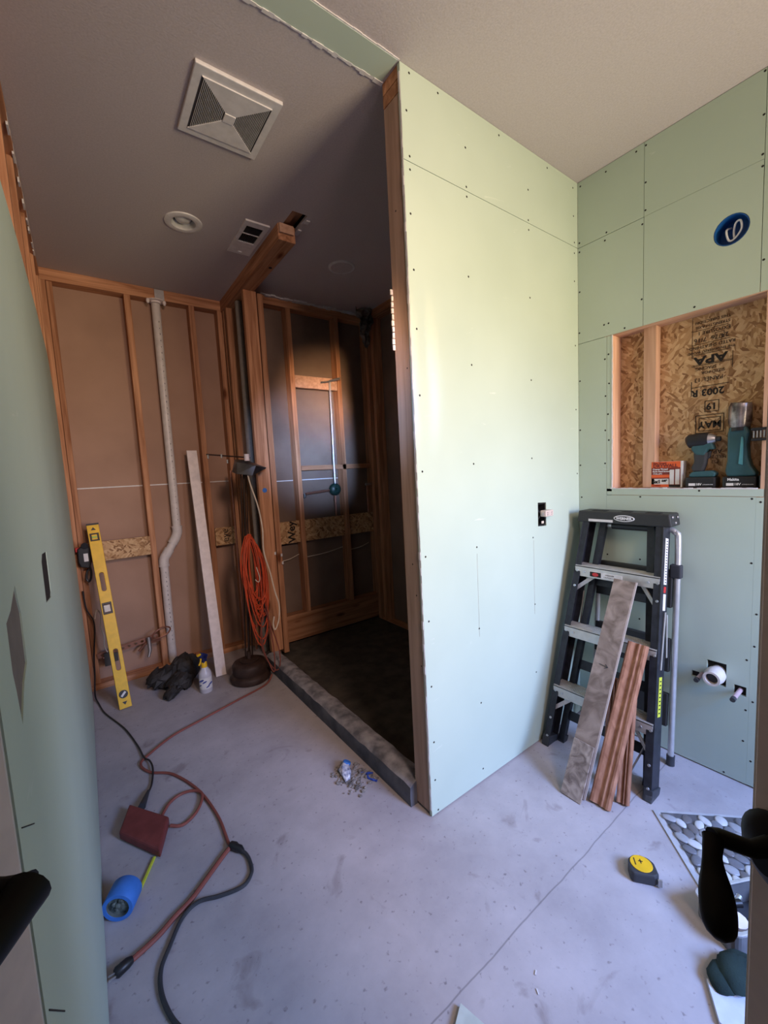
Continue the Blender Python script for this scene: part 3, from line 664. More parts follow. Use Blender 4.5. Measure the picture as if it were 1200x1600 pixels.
# ================================================================ alcove: pipe, level, board
vp = thing('vent_pipe', 'white plastic drain vent pipe with an offset bend between the back wall studs', 'pipe', (0.43, 3.405, 0))
Y = 3.405
MB().tube([(0.548, Y, H - 0.09), (0.541, Y, 1.03)], 0.029, 20).build('pipe_section', PVC, vp, smooth=True)
MB().tube([(0.505, Y, 0.935), (0.465, Y, 0.870)], 0.029, 20).build('pipe_section', PVC, vp, smooth=True)
MB().tube([(0.431, Y, 0.79), (0.424, Y, 0.0)], 0.029, 20).build('pipe_section', PVC, vp, smooth=True)
MB().tube(spline([(0.541, Y, 1.055), (0.541, Y, 1.015), (0.528, Y, 0.975), (0.500, Y, 0.93)], 5), 0.0345, 20).build('elbow', PVC, vp, smooth=True)
MB().tube(spline([(0.478, Y, 0.892), (0.455, Y, 0.857), (0.434, Y, 0.82), (0.430, Y, 0.77)], 5), 0.0345, 20).build('elbow', PVC, vp, smooth=True)
for z, x in ((1.052, 0.541), (0.775, 0.430)): MB().tube([(x, Y, z - 0.006), (x, Y, z + 0.006)], 0.037, 20).build('hub_ring', PVC, vp, smooth=True)
MB().lathe([(0.060, 0), (0.058, 0.004), (0.034, 0.005), (0.032, 0.016)], down(0.548, 3.393, H - 0.073), 24).build('collar', PAINTW, vp, smooth=True)
for sx in (-1, 1):
    MB().sphere((0.548 + sx * 0.052, 3.37, H - 0.085), 0.012, (1, 1, 1.6), 10).build('caulk_blob', PAINTW, vp, smooth=True)
for k in range(34):
    z = 2.52 - k * 0.043; x = 0.5475 - (2.65 - z) * 0.0043
    if 1.1 < z: MB().box((x + 0.006, Y - 0.0292, z), (x + 0.0095, Y - 0.0275, z + random.uniform(0.003, 0.012))).build('printed_mark', DGREY, vp)
for k in range(16):
    z = 0.72 - k * 0.034; MB().box((0.431, Y - 0.0294, z), (0.4345, Y - 0.0275, z + random.uniform(0.005, 0.014))).build('printed_mark', DGREY, vp)

lvl = thing('spirit_level', 'long yellow spirit level leaning on the back wall at the left corner', 'level', (0.09, 2.96, 0))
LB, LT = V((0.083, 2.965, 0.002)), V((0.028, 3.322, 1.128)); LU = (LT - LB).normalized()
LX = (V((1, 0, 0)) - LU * LU.x).normalized(); LN = LX.cross(LU)  # normal towards the camera
ln = (LT - LB).length
ML_ = Matrix(((LX.x, LU.x, LN.x, LB.x), (LX.y, LU.y, LN.y, LB.y), (LX.z, LU.z, LN.z, LB.z), (0, 0, 0, 1)))
def slot(cy, hw, hh): return [(hw * math.cos(t) , cy + (hh - hw) * (1 if math.sin(t) > 0 else -1) + hw * math.sin(t)) for t in [2 * math.pi * (k + .5) / 20 for k in range(20)]]
MB().plate(rect(-0.033, 0, 0.033, ln), [slot(0.30, 0.013, 0.068), slot(0.80, 0.013, 0.062), rect(-0.021, 0.595, 0.021, 0.655)], 0.024, ML_).build('level_body', YELLOW, lvl, bevel=0.002)
MB().prism(rect(-0.034, ln - 0.004, 0.034, ln + 0.008), 0.026, ML_ @ TD((0, 0, -0.001))).build('end_cap', BLACK, lvl)
MB().box((-0.0345, 0.0, 0.004), (-0.033, ln, 0.020), ML_).build('side_rail', DGREY, lvl)
VIAL = plain('vial_green_fluid', (0.45, 0.60, 0.12), 0.2)
def vial(cy, rnd=False):
    if rnd:
        v = MB().lathe([(0.024, 0.018), (0.024, 0.0285), (0.019, 0.0285), (0.018, 0.025)], ML_ @ TD((0, cy, 0)), 24).build('vial_housing', BLACK, lvl)
        MB().box((-0.017, cy - 0.006, 0.0255), (0.017, cy + 0.006, 0.030), ML_ @ TD((0, cy, 0)) @ Matrix.Rotation(0.8, 4, 'Z') @ TD((0, -cy, 0))).build('vial', LABEL, v)
    else:
        v = MB().plate(rect(-0.025, cy - 0.026, 0.025, cy + 0.026), [rect(-0.015, cy - 0.017, 0.015, cy + 0.017)], 0.010, ML_ @ TD((0, 0, 0.0185))).build('vial_housing', BLACK, lvl, bevel=0.002)
        MB().box((-0.014, cy - 0.006, 0.02), (0.014, cy + 0.006, 0.0275), ML_).build('vial', VIAL, v)
vial(ln - 0.085); vial(0.085, True)
v = MB().plate(rect(-0.027, 0.59, 0.024, 0.665), [rect(-0.019, 0.602, 0.024 - 0.008, 0.652)], 0.027, ML_ @ TD((0, 0, -0.001))).build('vial_housing', BLACK, lvl, bevel=0.002)
MB().box((-0.018, 0.606, 0.008), (0.014, 0.648, 0.016), ML_).build('vial', plain('clear_vial', (0.5, 0.5, 0.48), 0.2), v)
MB().prism([(-0.014, ln - 0.038), (0.014, ln - 0.038), (0, ln - 0.018)], 0.0008, ML_ @ TD((0, 0, 0.024))).build('printed_arrow', BLACK, lvl)
MB().prism([(-0.013, 0.040), (0.013, 0.040), (0, 0.020)], 0.0008, ML_ @ TD((0, 0, 0.024))).build('printed_arrow', BLACK, lvl)

ll = thing('laser_tool', 'black and red tool with round lens hung on the left corner stud', 'tool', (-0.05, 3.30, 0.80))
bm_ = MB(); bm_.prism([(-0.062, 0.90), (-0.052, 0.865), (-0.005, 0.852), (0.006, 0.88), (0.010, 0.98), (-0.005, 1.005), (-0.035, 1.0), (-0.06, 0.985)], 0.06, Matrix(((1, 0, 0, -0.008), (0, 0, -1, 3.35), (0, 1, 0, 0), (0, 0, 0, 1))))
bm_.build('tool_body', BLACK, ll, bevel=0.006)
MB().prism(circ(-0.022, 1.002, 0.021, 20), 0.02, Matrix(((1, 0, 0, -0.004), (0, 0, -1, 3.305), (0, 1, 0, 0), (0, 0, 0, 1)))).build('lens', plain('glossy_lens', (0.03, 0.03, 0.035), 0.08), ll, bevel=0.004)
MB().box((-0.038, 3.286, 0.90), (-0.014, 3.2905, 0.952)).build('label_sticker', LABEL, ll)
MB().box((-0.078, 3.30, 0.965), (-0.045, 3.34, 0.992)).build('clamp', REDM, ll, bevel=0.003)
MB().box((0.003, 3.31, 0.885), (0.022, 3.345, 0.96)).build('clamp', REDM, ll, bevel=0.004)
MB().tube(spline([(-0.012, 3.30, 0.862), (-0.008, 3.29, 0.825), (-0.014, 3.29, 0.785), (-0.026, 3.295, 0.765), (-0.036, 3.30, 0.785), (-0.030, 3.30, 0.83), (-0.016, 3.30, 0.845)], 5), 0.0065, 8, closed=False).build('wrist_strap', BLACK, ll, smooth=True)

br = thing('stub_out_bracket', 'copper coloured perforated bracket running low between back wall studs', 'bracket', (0.15, 3.35, 0.20))
PB = [rect(0, 0, 0.37, 0.036)]
MB().plate(PB[0], [circ(0.03 + k * 0.04, 0.018, 0.0105, 12) for k in range(9)], 0.004, frame((-0.03, 3.358, 0.215), (1, 0, 0.12), (0, 0, 1))).build('perforated_bar', COPPER, br)
MB().tube([(0.345, 3.30, 0.262), (0.255, 3.345, 0.245), (0.21, 3.35, 0.20)], 0.009, 10).build('stub_pipe', COPPER, br, smooth=True)
MB().tube([(0.275, 3.33, 0.29), (0.275, 3.31, 0.20), (0.26, 3.29, 0.16)], [0.013, 0.012, 0.008], 12).build('valve_body', plain('dull_pitted_metal', (0.30, 0.27, 0.25), 0.5, 0.6), br, smooth=True)
MB().tube([(0.00, 3.34, 0.22), (0.06, 3.34, 0.19)], 0.006, 8).build('stub_pipe', COPPER, br)
fl = MB(); pts = [(0.355 + 0.058 * math.cos(t), 3.290 + 0.035 * math.sin(t), 0.315 + 0.020 * math.sin(t) + 0.016 * math.cos(t)) for t in [2 * math.pi * k / 28 for k in range(28)]]
fl.tube(pts, 0.0055, 8, closed=True)
o = fl.build('hose_loop', COPPER, None, smooth=True); setp(o, 'small oval copper tube loop in front of the vent pipe near the floor', 'tube')
o = MB().box((0.005, 3.33, 0.16), (0.045, 3.36, 0.25)).box((0.05, 3.34, 0.175), (0.085, 3.36, 0.235)).build('outlet_box', plain('pitted_steel', (0.09, 0.08, 0.07), 0.6, 0.5), None)
setp(o, 'small dark metal wall box beside the yellow level near the floor', 'electrical box')

bd = MB().beam((0.662, 2.985, 0.004), (0.680, 3.342, 1.610), (1, 0, 0), 0.070, 0.018).build('trim_board', PAINTW, None, bevel=0.002)
setp(bd, 'long narrow white primed board leaning on a back wall stud', 'board')

# crumpled black bag
bg = bmesh.new()
B = MB(); rnd = random.Random(3)
for (c, r, sc_) in (((0.33, 3.08, 0.07), 0.10, (1.2, .7, .7)), ((0.455, 3.10, 0.085), 0.10, (1.0, .8, 1.0)), ((0.40, 2.98, 0.05), 0.085, (1.0, .8, .7)), ((0.335, 2.90, 0.03), 0.05, (.9, .9, .6))):
    B.sphere(c, r, sc_, 22)
for v in B.bm.verts:
    p = v.co; k = 0.016 * math.sin(p.x * 90 + p.z * 40) * math.sin(p.y * 70 + p.z * 110) + rnd.uniform(-.006, .006)
    v.co += V((k, k * .6, k)); v.co.z = max(v.co.z, 0.001)
o = B.build('plastic_bag', noise_mat('black_bag_film', (0.014, 0.013, 0.012), (0.045, 0.038, 0.034), 14, rough=0.6, spec=0.25), None, smooth=False)
setp(o, 'crumpled black plastic bag on the floor beside the spray bottle', 'bag')

# spray bottle
sx, sy = 0.53, 2.835
sb = thing('spray_bottle', 'clear spray bottle with blue label and navy trigger beside the black bag', 'bottle', (sx, sy, 0))
CLR = plain('cloudy_plastic', (0.60, 0.58, 0.62), 0.3)
MB().lathe([(0.036, 0), (0.040, 0.006), (0.040, 0.115), (0.036, 0.135), (0.022, 0.158), (0.016, 0.170), (0.016, 0.176)], TD((sx, sy, 0)), 24).build('bottle_body', CLR, sb, smooth=True)
MB().lathe([(0.018, 0.166), (0.018, 0.198), (0.014, 0.204)], TD((sx, sy, 0)), 18).build('cap_collar', YELLOW, sb, smooth=True)
NAVY = plain('navy_plastic', (0.02, 0.025, 0.10), 0.4)
hd = MB(); DS = V((-0.80, -0.59, 0)).normalized()
hd.beam(V((sx, sy, 0.225)) - DS * 0.022, V((sx, sy, 0.258)) + DS * 0.028, (0, 0, 1), 0.036, 0.026); hd.beam((sx, sy, 0.19), (sx, sy, 0.25), DS, 0.030, 0.026)
hd.build('spray_head', NAVY, sb, bevel=0.005)
MB().tube([V((sx, sy, 0.262)) + DS * 0.026, V((sx, sy, 0.262)) + DS * 0.048], 0.008, 12).build('nozzle', YELLOW, sb)
MB().tube(spline([V((sx, sy, 0.245)) + DS * 0.022, V((sx, sy, 0.215)) + DS * 0.028, V((sx, sy, 0.195)) + DS * 0.045], 5), 0.005, 8).build('trigger', YELLOW, sb, smooth=True)
lb = MB(); seg = 14; a0 = math.radians(190); a1 = math.radians(330)
ra = []
for k in range(seg + 1):
    a = a0 + (a1 - a0) * k / seg; ra.append(lb.verts([(sx + 0.0406 * math.cos(a), sy + 0.0406 * math.sin(a), 0.03), (sx + 0.0406 * math.cos(a), sy + 0.0406 * math.sin(a), 0.105)]))
for k in range(seg): lb.bm.faces.new([ra[k][0], ra[k + 1][0], ra[k + 1][1], ra[k][1]])
lab = lb.build('label_sticker', LABEL, sb, smooth=True)
BLP = plain('blue_print', (0.06, 0.08, 0.30), 0.5)
sw_ = MB()
for (a, z, r) in ((222, 0.088, 0.015), (250, 0.078, 0.012), (205, 0.055, 0.010), (300, 0.060, 0.014), (275, 0.045, 0.010)):
    a = math.radians(a); n_ = V((math.cos(a), math.sin(a), 0)); sw_.prism([(r * math.cos(t) * 1.2, r * math.sin(t) * .45 + r * math.cos(t) * .5) for t in [2 * math.pi * k / 12 for k in range(12)]], 0.0005, frame(V((sx, sy, z)) + n_ * 0.0403, (-n_.y, n_.x, 0), (0, 0, 1)))
sw_.build('printed_mark', BLP, lab)

# floor lamp with tiered base
fx, fy = 0.812, 2.795
fl_ = thing('floor_lamp', 'dark standing lamp with tiered round base and flared shade before the stub wall', 'floor lamp', (fx, fy, 0))
MB().lathe([(0.118, 0), (0.132, 0.012), (0.134, 0.035), (0.124, 0.050), (0.112, 0.056), (0.112, 0.064), (0.116, 0.072), (0.116, 0.112), (0.108, 0.126), (0.09, 0.134), (0.03, 0.138)], TD((fx, fy, 0)), 40).build('base', LAMPB, fl_, smooth=True)
MB().lathe([(0.062, 0.134), (0.064, 0.144), (0.052, 0.148), (0.016, 0.150), (0.014, 0.20)], TD((fx, fy, 0)), 28).build('base_collar', LAMPB, fl_, smooth=True)
DBR = plain('dark_bronze_metal', (0.05, 0.03, 0.022), 0.35, 0.6)
for dx, dy, rr in ((0, 0, 0.009), (-0.022, 0.01, 0.005), (0.024, 0.006, 0.005)):
    MB().tube([(fx + dx, fy + dy, 0.14), (fx + 0.072 + dx * .7, fy + dy, 1.49)], rr, 12).build('pole', DBR, fl_, smooth=True)
sh = MB(); cx_, cy_, cz_ = 0.908, 2.78, 1.485
top = [V((cx_ - 0.075, cy_ + 0.03, cz_ + 0.030)), V((cx_ + 0.005, cy_ + 0.05, cz_ + 0.026)), V((cx_ + 0.125, cy_ - 0.01, cz_ - 0.035)), V((cx_ + 0.02, cy_ - 0.10, cz_ - 0.02)), V((cx_ - 0.085, cy_ - 0.04, cz_ + 0.01))]
bot = [V((cx_ - 0.105, cy_ + 0.02, cz_ - 0.055)), V((cx_ - 0.01, cy_ + 0.04, cz_ - 0.062)), V((cx_ + 0.118, cy_ - 0.012, cz_ - 0.042)), V((cx_ - 0.005, cy_ - 0.09, cz_ - 0.088)), V((cx_ - 0.095, cy_ - 0.05, cz_ - 0.070))]
A_, B_ = sh.verts(top), sh.verts(bot)
for k in range(5): sh.bm.faces.new([A_[k], A_[(k + 1) % 5], B_[(k + 1) % 5], B_[k]])
sh.bm.faces.new(A_); sh.bm.faces.new(B_[::-1])
sh.build('lamp_shade', noise_mat('dark_pewter', (0.05, 0.045, 0.045), (0.12, 0.11, 0.11), 14, rough=0.3, metal=0.6), fl_, bevel=0.004)
MB().tube([(0.655, 2.80, 1.548), (0.86, 2.79, 1.528), (0.93, 2.785, 1.52)], 0.0045, 8).build('arm', DBR, fl_)
for x, y, z in ((0.665, 2.80, 1.534), (0.745, 2.79, 1.535), (0.78, 2.79, 1.50)): MB().tube([(x, y, z - 0.012), (x, y, z + 0.012)], 0.006, 8).build('knob', STEEL, fl_)
MB().tube([(0.905, 2.782, 1.50), (0.905, 2.782, 1.545)], 0.017, 14).build('socket', PAINTW, fl_, smooth=True)

# grey conduit in the stub wall and copper risers behind the lamp
o = MB().tube([(1.035, 3.09, 0.04), (1.035, 3.09, H - 0.09)], 0.024, 16).build('conduit_pipe', PVCG, None, smooth=True)
setp(o, 'tall grey plastic pipe standing in the stub wall behind the lamp', 'pipe')
for k, (x, y, r, lab_) in enumerate(((0.925, 3.25, 0.009, 'dark copper water riser right beside the grey pipe, left one of two'), (0.985, 3.17, 0.008, 'dark copper water riser next to the grey pipe, right one of two'))):
    o = MB().tube([(x, y, 0.04), (x, y, 1.45)], r, 10).build('water_riser', COPPER, None, smooth=True); setp(o, lab_, 'pipe')

# coiled orange cord and its lead
rr = random.Random(5); pts = []
for k in range(19):
    cxk = 0.858 + rr.uniform(-.012, .012); top_ = 1.02 - rr.uniform(0, .035); bt = 0.40 + rr.uniform(-.03, .22) - (0.12 if k in (4, 11) else 0)
    wv_ = rr.uniform(0.030, 0.074); ty = 2.715 + rr.uniform(-.028, .03); sk = rr.uniform(0.01, .05)
    mid = (top_ + bt) / 2; hh = (top_ - bt) / 2
    for j in range(10):
        t = math.pi / 2 + 2 * math.pi * j / 10
        ww = wv_ * (0.75 if math.sin(t) > 0.5 else 1)
        pts.append((cxk + ww * math.cos(t) + (0.5 - 0.5 * math.sin(t)) * sk, ty + 0.01 * math.cos(t), mid + hh * math.sin(t)))
oc = thing('orange_cord', 'thick hanging coil of orange extension cord in front of the lamp pole', 'cord', (0.875, 2.715, 0))
MB().tube(spline(pts, 3), 0.0042, 6).build('cord_coil', ORANGE, oc, smooth=True)
MB().tube(spline([(0.915, 2.70, 0.50), (0.95, 2.69, 0.36), (0.985, 2.68, 0.20), (0.975, 2.655, 0.10), (0.945, 2.66, 0.07), (0.895, 2.69, 0.16), (0.87, 2.70, 0.30), (0.90, 2.70, 0.46)], 5), 0.0042, 6).build('cord_tail', REDC, oc, smooth=True)
MB().tube(spline([(0.925, 2.69, 0.52), (0.935, 2.68, 0.38), (0.945, 2.67, 0.22), (0.935, 2.65, 0.09), (0.925, 2.66, 0.068), (0.91, 2.68, 0.12), (0.88, 2.69, 0.24), (0.885, 2.70, 0.42)], 5), 0.0042, 6).build('cord_tail', REDC, oc, smooth=True)
MB().tube(spline([(0.86, 2.72, 0.40), (0.845, 2.71, 0.33), (0.90, 2.70, 0.29), (0.93, 2.69, 0.36)], 5), 0.0042, 6).build('cord_tail', REDC, oc, smooth=True)
MB().tube(spline([(0.87, 2.665, 0.80), (0.885, 2.66, 0.73), (0.875, 2.66, 0.70), (0.855, 2.66, 0.72)], 5), 0.003, 6).build('cord_tie', CREAM, oc)
wc = MB().tube(spline([(0.885, 2.74, 1.43), (0.885, 2.69, 1.34), (0.915, 2.67, 1.20), (0.93, 2.66, 1.05), (0.925, 2.655, 0.90), (0.955, 2.65, 0.75), (0.975, 2.645, 0.62), (0.995, 2.64, 0.52), (0.985, 2.64, 0.42), (0.955, 2.64, 0.36), (0.945, 2.64, 0.40), (0.955, 2.64, 0.45)], 7), 0.0048, 8).build('lamp_cable', CREAM, None, smooth=True)
setp(wc, 'cream cable hanging from the lamp shade over the orange coil', 'cord')

# ================================================================ shower plumbing
sr = thing('shower_riser', 'shower pipe with round valve and arm fixed between the shower studs', 'pipe', (1.735, 3.09, 1.0))
MB().tube([(1.744, 3.085, 2.14), (1.735, 3.085, 1.30)], 0.0095, 12).build('riser_pipe', plain('bright_copper_tube', (0.50, 0.48, 0.50), 0.3, 0.5), sr, smooth=True)
MB().tube([(1.735, 3.095, 1.20), (1.735, 3.095, 1.03)], 0.009, 12).build('riser_pipe', COPPER, sr, smooth=True)
MB().tube([(1.744, 3.085, 2.125), (1.744, 3.085, 2.155), (1.77, 3.05, 2.16), (1.80, 3.01, 2.165)], 0.010, 10).tube([(1.66, 3.08, 2.135), (1.744, 3.08, 2.15)], 0.007, 8).build('shower_arm', STEEL, sr, smooth=True)
MB().lathe([(0.052, 0), (0.052, 0.02), (0.04, 0.035), (0.018, 0.04), (0.016, 0.06)], frame((1.735, 3.10, 1.255), (1, 0, 0), (0, 0, 1)), 24).build('valve_body', noise_mat('dark_green_valve', (0.01, 0.035, 0.03), (0.02, 0.06, 0.05), 10, rough=0.4), sr, smooth=True)
MB().tube([(1.46, 3.09, 1.235), (1.68, 3.09, 1.25)], 0.0095, 12).build('supply_pipe', COPPER, sr, smooth=True)
MB().tube([(1.46, 3.11, 1.20), (1.46, 3.11, 1.235)], 0.010, 8).build('pipe_clip', BLACK, sr)
dv = thing('drop_pipe', 'short capped copper stub standing right of the round shower valve', 'pipe', (2.06, 3.08, 1.0))
MB().tube([(2.06, 3.085, 1.03), (2.06, 3.085, 1.27)], 0.009, 10).build('stub_pipe', COPPER, dv, smooth=True)
MB().tube([(2.045, 3.085, 1.28), (2.10, 3.085, 1.28)], 0.012, 10).build('stub_cap', STEEL, dv, smooth=True)
ip = MB(); rr = random.Random(9)
gx = [[None] * 9 for _ in range(12)]
for i in range(12):
    for j in range(9):
        wv2 = 0.17 * (1 - i / 14) ; x = 2.02 + (j / 8 - 0.5) * wv2 + rr.uniform(-.012, .012); z = H - 0.012 - i * 0.026 - (0.03 if j % 3 == 0 and i > 8 else 0) + rr.uniform(-.008, .008)
        gx[i][j] = ip.bm.verts.new((x, 2.92 + 0.03 * math.sin(j * 1.7 + i) + rr.uniform(-.01, .01), z))
for i in range(11):
    for j in range(8): ip.bm.faces.new([gx[i][j], gx[i][j + 1], gx[i + 1][j + 1], gx[i + 1][j]])
o = ip.build('membrane_scrap', noise_mat('torn_grey_membrane', (0.05, 0.045, 0.042), (0.26, 0.23, 0.215), 9, rough=0.9), None)
md = o.modifiers.new('solid', 'SOLIDIFY'); md.thickness = 0.004
setp(o, 'torn grey membrane scrap hanging from the shower ceiling corner', 'scrap')

# ================================================================ outlet on the partition
ol = thing('wall_outlet', 'unmounted cream outlet hanging out of its hole in the green partition', 'outlet', (1.77, 1.14, 1.08))
MB().plate(rect(1.740, 1.083, 1.804, 1.191), [rect(1.745, 1.088, 1.799, 1.186)], 0.05, Matrix(((1, 0, 0, 0), (0, 0, 1, 1.155), (0, 1, 0, 0), (0, 0, 0, 1)))).build('outlet_box', VDARK, ol)
MB().box((1.742, 1.19, 1.085), (1.802, 1.195, 1.19)).build('outlet_box', VDARK, ol)
CRO = plain('cream_outlet', (0.70, 0.58, 0.52), 0.4)
MB().box((1.752, 1.118, 1.128), (1.815, 1.150, 1.158), Matrix.Translation((0, 0, 0))).build('receptacle', CRO, ol, bevel=0.004)
MB().box((1.742, 1.128, 1.136), (1.826, 1.1305, 1.150)).build('mounting_strap', STEEL, ol)
for x in (1.766, 1.800):
    for z in (1.146, 1.137): MB().box((x - 0.006, 1.1170, z), (x + 0.004, 1.119, z + 0.002)).build('slot', DGREY, ol)
for x, z in ((1.748, 1.165), (1.75, 1.112)): MB().tube(spline([(x, 1.185, z), (x - .004, 1.16, z), (x + 0.008, 1.15, 1.14)], 4), 0.002, 6).build('wire', DGREY, ol)
MB().box((1.770, 1.1535, 1.092), (1.788, 1.156, 1.104)).build('box_screw_tab', CREAM, ol)

# ================================================================ sink rough-in
dp = thing('drain_stub', 'white plastic drain stub with open hub coming out of the right wall', 'pipe', (2.10, 0.548, 0.40))
MB().tube([(2.16, 0.548, 0.457), (2.075, 0.548, 0.452)], 0.027, 20).build('pipe_section', PVC, dp, smooth=True)
DPM = frame((2.045, 0.548, 0.452), (0, -1, 0), (0, 0, 1))
MB().lathe([(0.026, -0.035), (0.034, -0.03), (0.036, -0.01), (0.034, 0.005), (0.030, 0.028), (0.030, 0.034), (0.022, 0.034), (0.021, -0.02), (0.0, -0.02)], frame((2.065, 0.548, 0.452), (0, -1, 0), (0, 0, 1)), 24, cap=False).build('hub', PVC, dp, smooth=True)
MB().lathe([(0.0208, 0.0), (0.0, 0.001)], frame((2.050, 0.548, 0.452), (0, -1, 0), (0, 0, 1)), 20, cap=False).build('hub_inside', DGREY, dp)
PINKP = plain('pinkish_supply_tube', (0.55, 0.40, 0.42), 0.4)
for (y, z, ln_, lab_) in ((0.600, 0.430, 0.075, 'short supply stub with dark cap left of the white drain hub'), (0.472, 0.405, 0.095, 'short supply stub with dark cap right of the white drain hub')):
    t = thing('supply_stub', lab_, 'pipe', (2.10, y, z - 0.01))
    MB().tube([(2.15, y, z), (2.105 - ln_ * .8, y, z - 0.003)], 0.0085, 12).build('pipe_section', PINKP, t, smooth=True)
    MB().tube([(2.105 - ln_ * .8, y, z - 0.003), (2.105 - ln_, y, z - 0.004)], 0.0095, 12).build('end_cap', DGREY, t, smooth=True)

# ================================================================ niche: screw box, drivers, light
NZ = 1.2425
sbx = thing('screw_box', 'orange and white box of drywall screws on the niche sill', 'box', (2.175, 0.765, NZ))
BX0, BX1, BXX = 0.702, 0.826, 2.150
MB().box((BXX, BX0, NZ), (BXX + 0.045, BX1, NZ + 0.118)).build('carton', LABEL, sbx, bevel=0.001)
ORG = plain('orange_print', (0.75, 0.12, 0.03), 0.5); DRD = plain('dark_red_print', (0.20, 0.03, 0.02), 0.5)
def fpr(a, b, c, d, mat, k=0.0006, nm='printed_panel'):  # y from left a..b, z c..d on the carton front
    return MB().box((BXX - k, BX1 - b, NZ + c), (BXX, BX1 - a, NZ + d)).build(nm, mat, sbx)
fpr(0.001, 0.117, 0.090, 0.1175, ORG); fpr(0.001, 0.117, 0.040, 0.090, DRD); fpr(0.001, 0.075, 0.045, 0.058, ORG, 0.0008); fpr(0.001, 0.117, 0.002, 0.014, ORG); fpr(0.117, 0.124, 0.0, 0.118, LABEL, 0.0007)
fpr(0.072, 0.117, 0.012, 0.090, DRD, 0.0007); fpr(0.075, 0.092, 0.014, 0.080, LABEL, 0.0016, 'printed_screw'); fpr(0.097, 0.113, 0.014, 0.082, LABEL, 0.0016, 'printed_screw'); fpr(0.072, 0.117, 0.002, 0.012, INK, 0.0009)
def btx(t, s_, a, z, mt, **k): return text('printed_text', t, s_, (BXX - 0.0012, BX1 - a, NZ + z), (0, -1, 0), (0, 0, 1), mt, sbx, ext=0.0003, align='LEFT', **k)
btx('DRYWALL', 0.021, 0.008, 0.098, DRD, bold=0.0008); btx('Fine Thread', 0.011, 0.008, 0.111, DRD, bold=0.0004); btx('Coarse Thread', 0.010, 0.006, 0.083, WINK, bold=0.0003); btx('Bugle Head Screws', 0.009, 0.006, 0.073, WINK, bold=0.0003)
btx('PHILLIPS', 0.010, 0.008, 0.062, WINK); btx('6x1', 0.022, 0.006, 0.026, INK, bold=0.0008); btx('5/8"', 0.013, 0.044, 0.030, INK, bold=0.0006); btx('SCREWS', 0.009, 0.006, 0.008, DRD)

def battery(par, yc, wid, z0=NZ):
    b = MB().box((2.130, yc - wid / 2, z0), (2.198, yc + wid / 2, z0 + 0.045)).build('battery_pack', BLACK, par, bevel=0.006)
    text('printed_text', '18V', 0.013, (2.1293, yc + 0.004, z0 + 0.014), (0, -1, 0), (0, 0, 1), WINK, b, ext=0.0003, bold=0.0004)
    text('printed_text', 'LITHIUM-ION', 0.006, (2.1293, yc - 0.028, z0 + 0.013), (0, -1, 0), (0, 0, 1), WINK, b, ext=0.0003)
    MB().box((2.1290, yc + 0.016, z0 + 0.008), (2.1298, yc + 0.040, z0 + 0.019)).build('printed_panel', WINK, b)
    return b
imp = thing('impact_driver', 'black and teal cordless driver standing on its battery beside the screw box', 'power tool', (2.165, 0.63, NZ))
battery(imp, 0.632, 0.106)
TM = lambda x: Matrix(((0, 0, 1, x), (-1, 0, 0, 0), (0, 1, 0, 0), (0, 0, 0, 1)))
def prof(pts_): return [(-y, NZ + z) for y, z in pts_]
# profile given as (world y, height over sill)
MB().prism(prof([(0.672, 0.045), (0.586, 0.045), (0.580, 0.060), (0.596, 0.072), (0.664, 0.068), (0.676, 0.055)]), 0.050, TM(2.138)).build('tool_foot', TEAL, imp, bevel=0.005)
MB().prism(prof([(0.662, 0.066), (0.628, 0.066), (0.618, 0.100), (0.612, 0.150), (0.650, 0.165), (0.664, 0.150), (0.660, 0.110), (0.672, 0.085)]), 0.034, TM(2.146)).build('grip', DGREY, imp, bevel=0.008)
MB().prism(prof([(0.655, 0.140), (0.622, 0.135), (0.612, 0.160), (0.588, 0.160), (0.598, 0.190), (0.665, 0.195), (0.672, 0.165)]), 0.038, TM(2.144)).build('motor_housing', TEAL, imp, bevel=0.006)
bh = MB(); bh.tube([(2.163, 0.690, 0.198 + NZ), (2.163, 0.682, 0.200 + NZ), (2.163, 0.625, 0.203 + NZ), (2.163, 0.612, 0.203 + NZ)], [0.022, 0.030, 0.030, 0.026], 20); bh.build('motor_cap', BLACK, imp, smooth=True)
MB().tube([(2.163, 0.614, 0.203 + NZ), (2.163, 0.600, 0.203 + NZ), (2.163, 0.588, 0.203 + NZ)], [0.026, 0.022, 0.015], 20).build('hammer_case', STEEL, imp, smooth=True)
MB().tube([(2.163, 0.588, 0.203 + NZ), (2.163, 0.572, 0.203 + NZ)], [0.011, 0.010], 14).build('chuck', DGREY, imp, smooth=True)
MB().prism(prof([(0.618, 0.150), (0.602, 0.155), (0.606, 0.128), (0.618, 0.118)]), 0.014, TM(2.156)).build('trigger', DGREY, imp, bevel=0.003)

wl_ = thing('work_light', 'tall teal cordless work light with steel head standing on its battery', 'work light', (2.165, 0.50, NZ))
b_ = battery(wl_, 0.502, 0.108)
text('printed_text', 'Makita', 0.014, (2.1293, 0.520, NZ + 0.033), (0, -1, 0), (0, 0, 1), WINK, b_, ext=0.0003, bold=0.0006)
MB().prism(prof([(0.545, 0.045), (0.453, 0.045), (0.452, 0.060), (0.468, 0.085), (0.478, 0.120), (0.482, 0.175), (0.476, 0.215), (0.486, 0.245), (0.538, 0.248), (0.545, 0.220), (0.544, 0.110), (0.550, 0.070)]), 0.052, TM(2.138)).build('tool_body', TEAL, wl_, bevel=0.010)
MB().prism(prof([(0.507, 0.095), (0.492, 0.090), (0.492, 0.200), (0.500, 0.205)]), 0.006, TM(2.134)).build('grip', plain('light_teal_rubber', (0.10, 0.34, 0.40), 0.4), wl_, bevel=0.003)
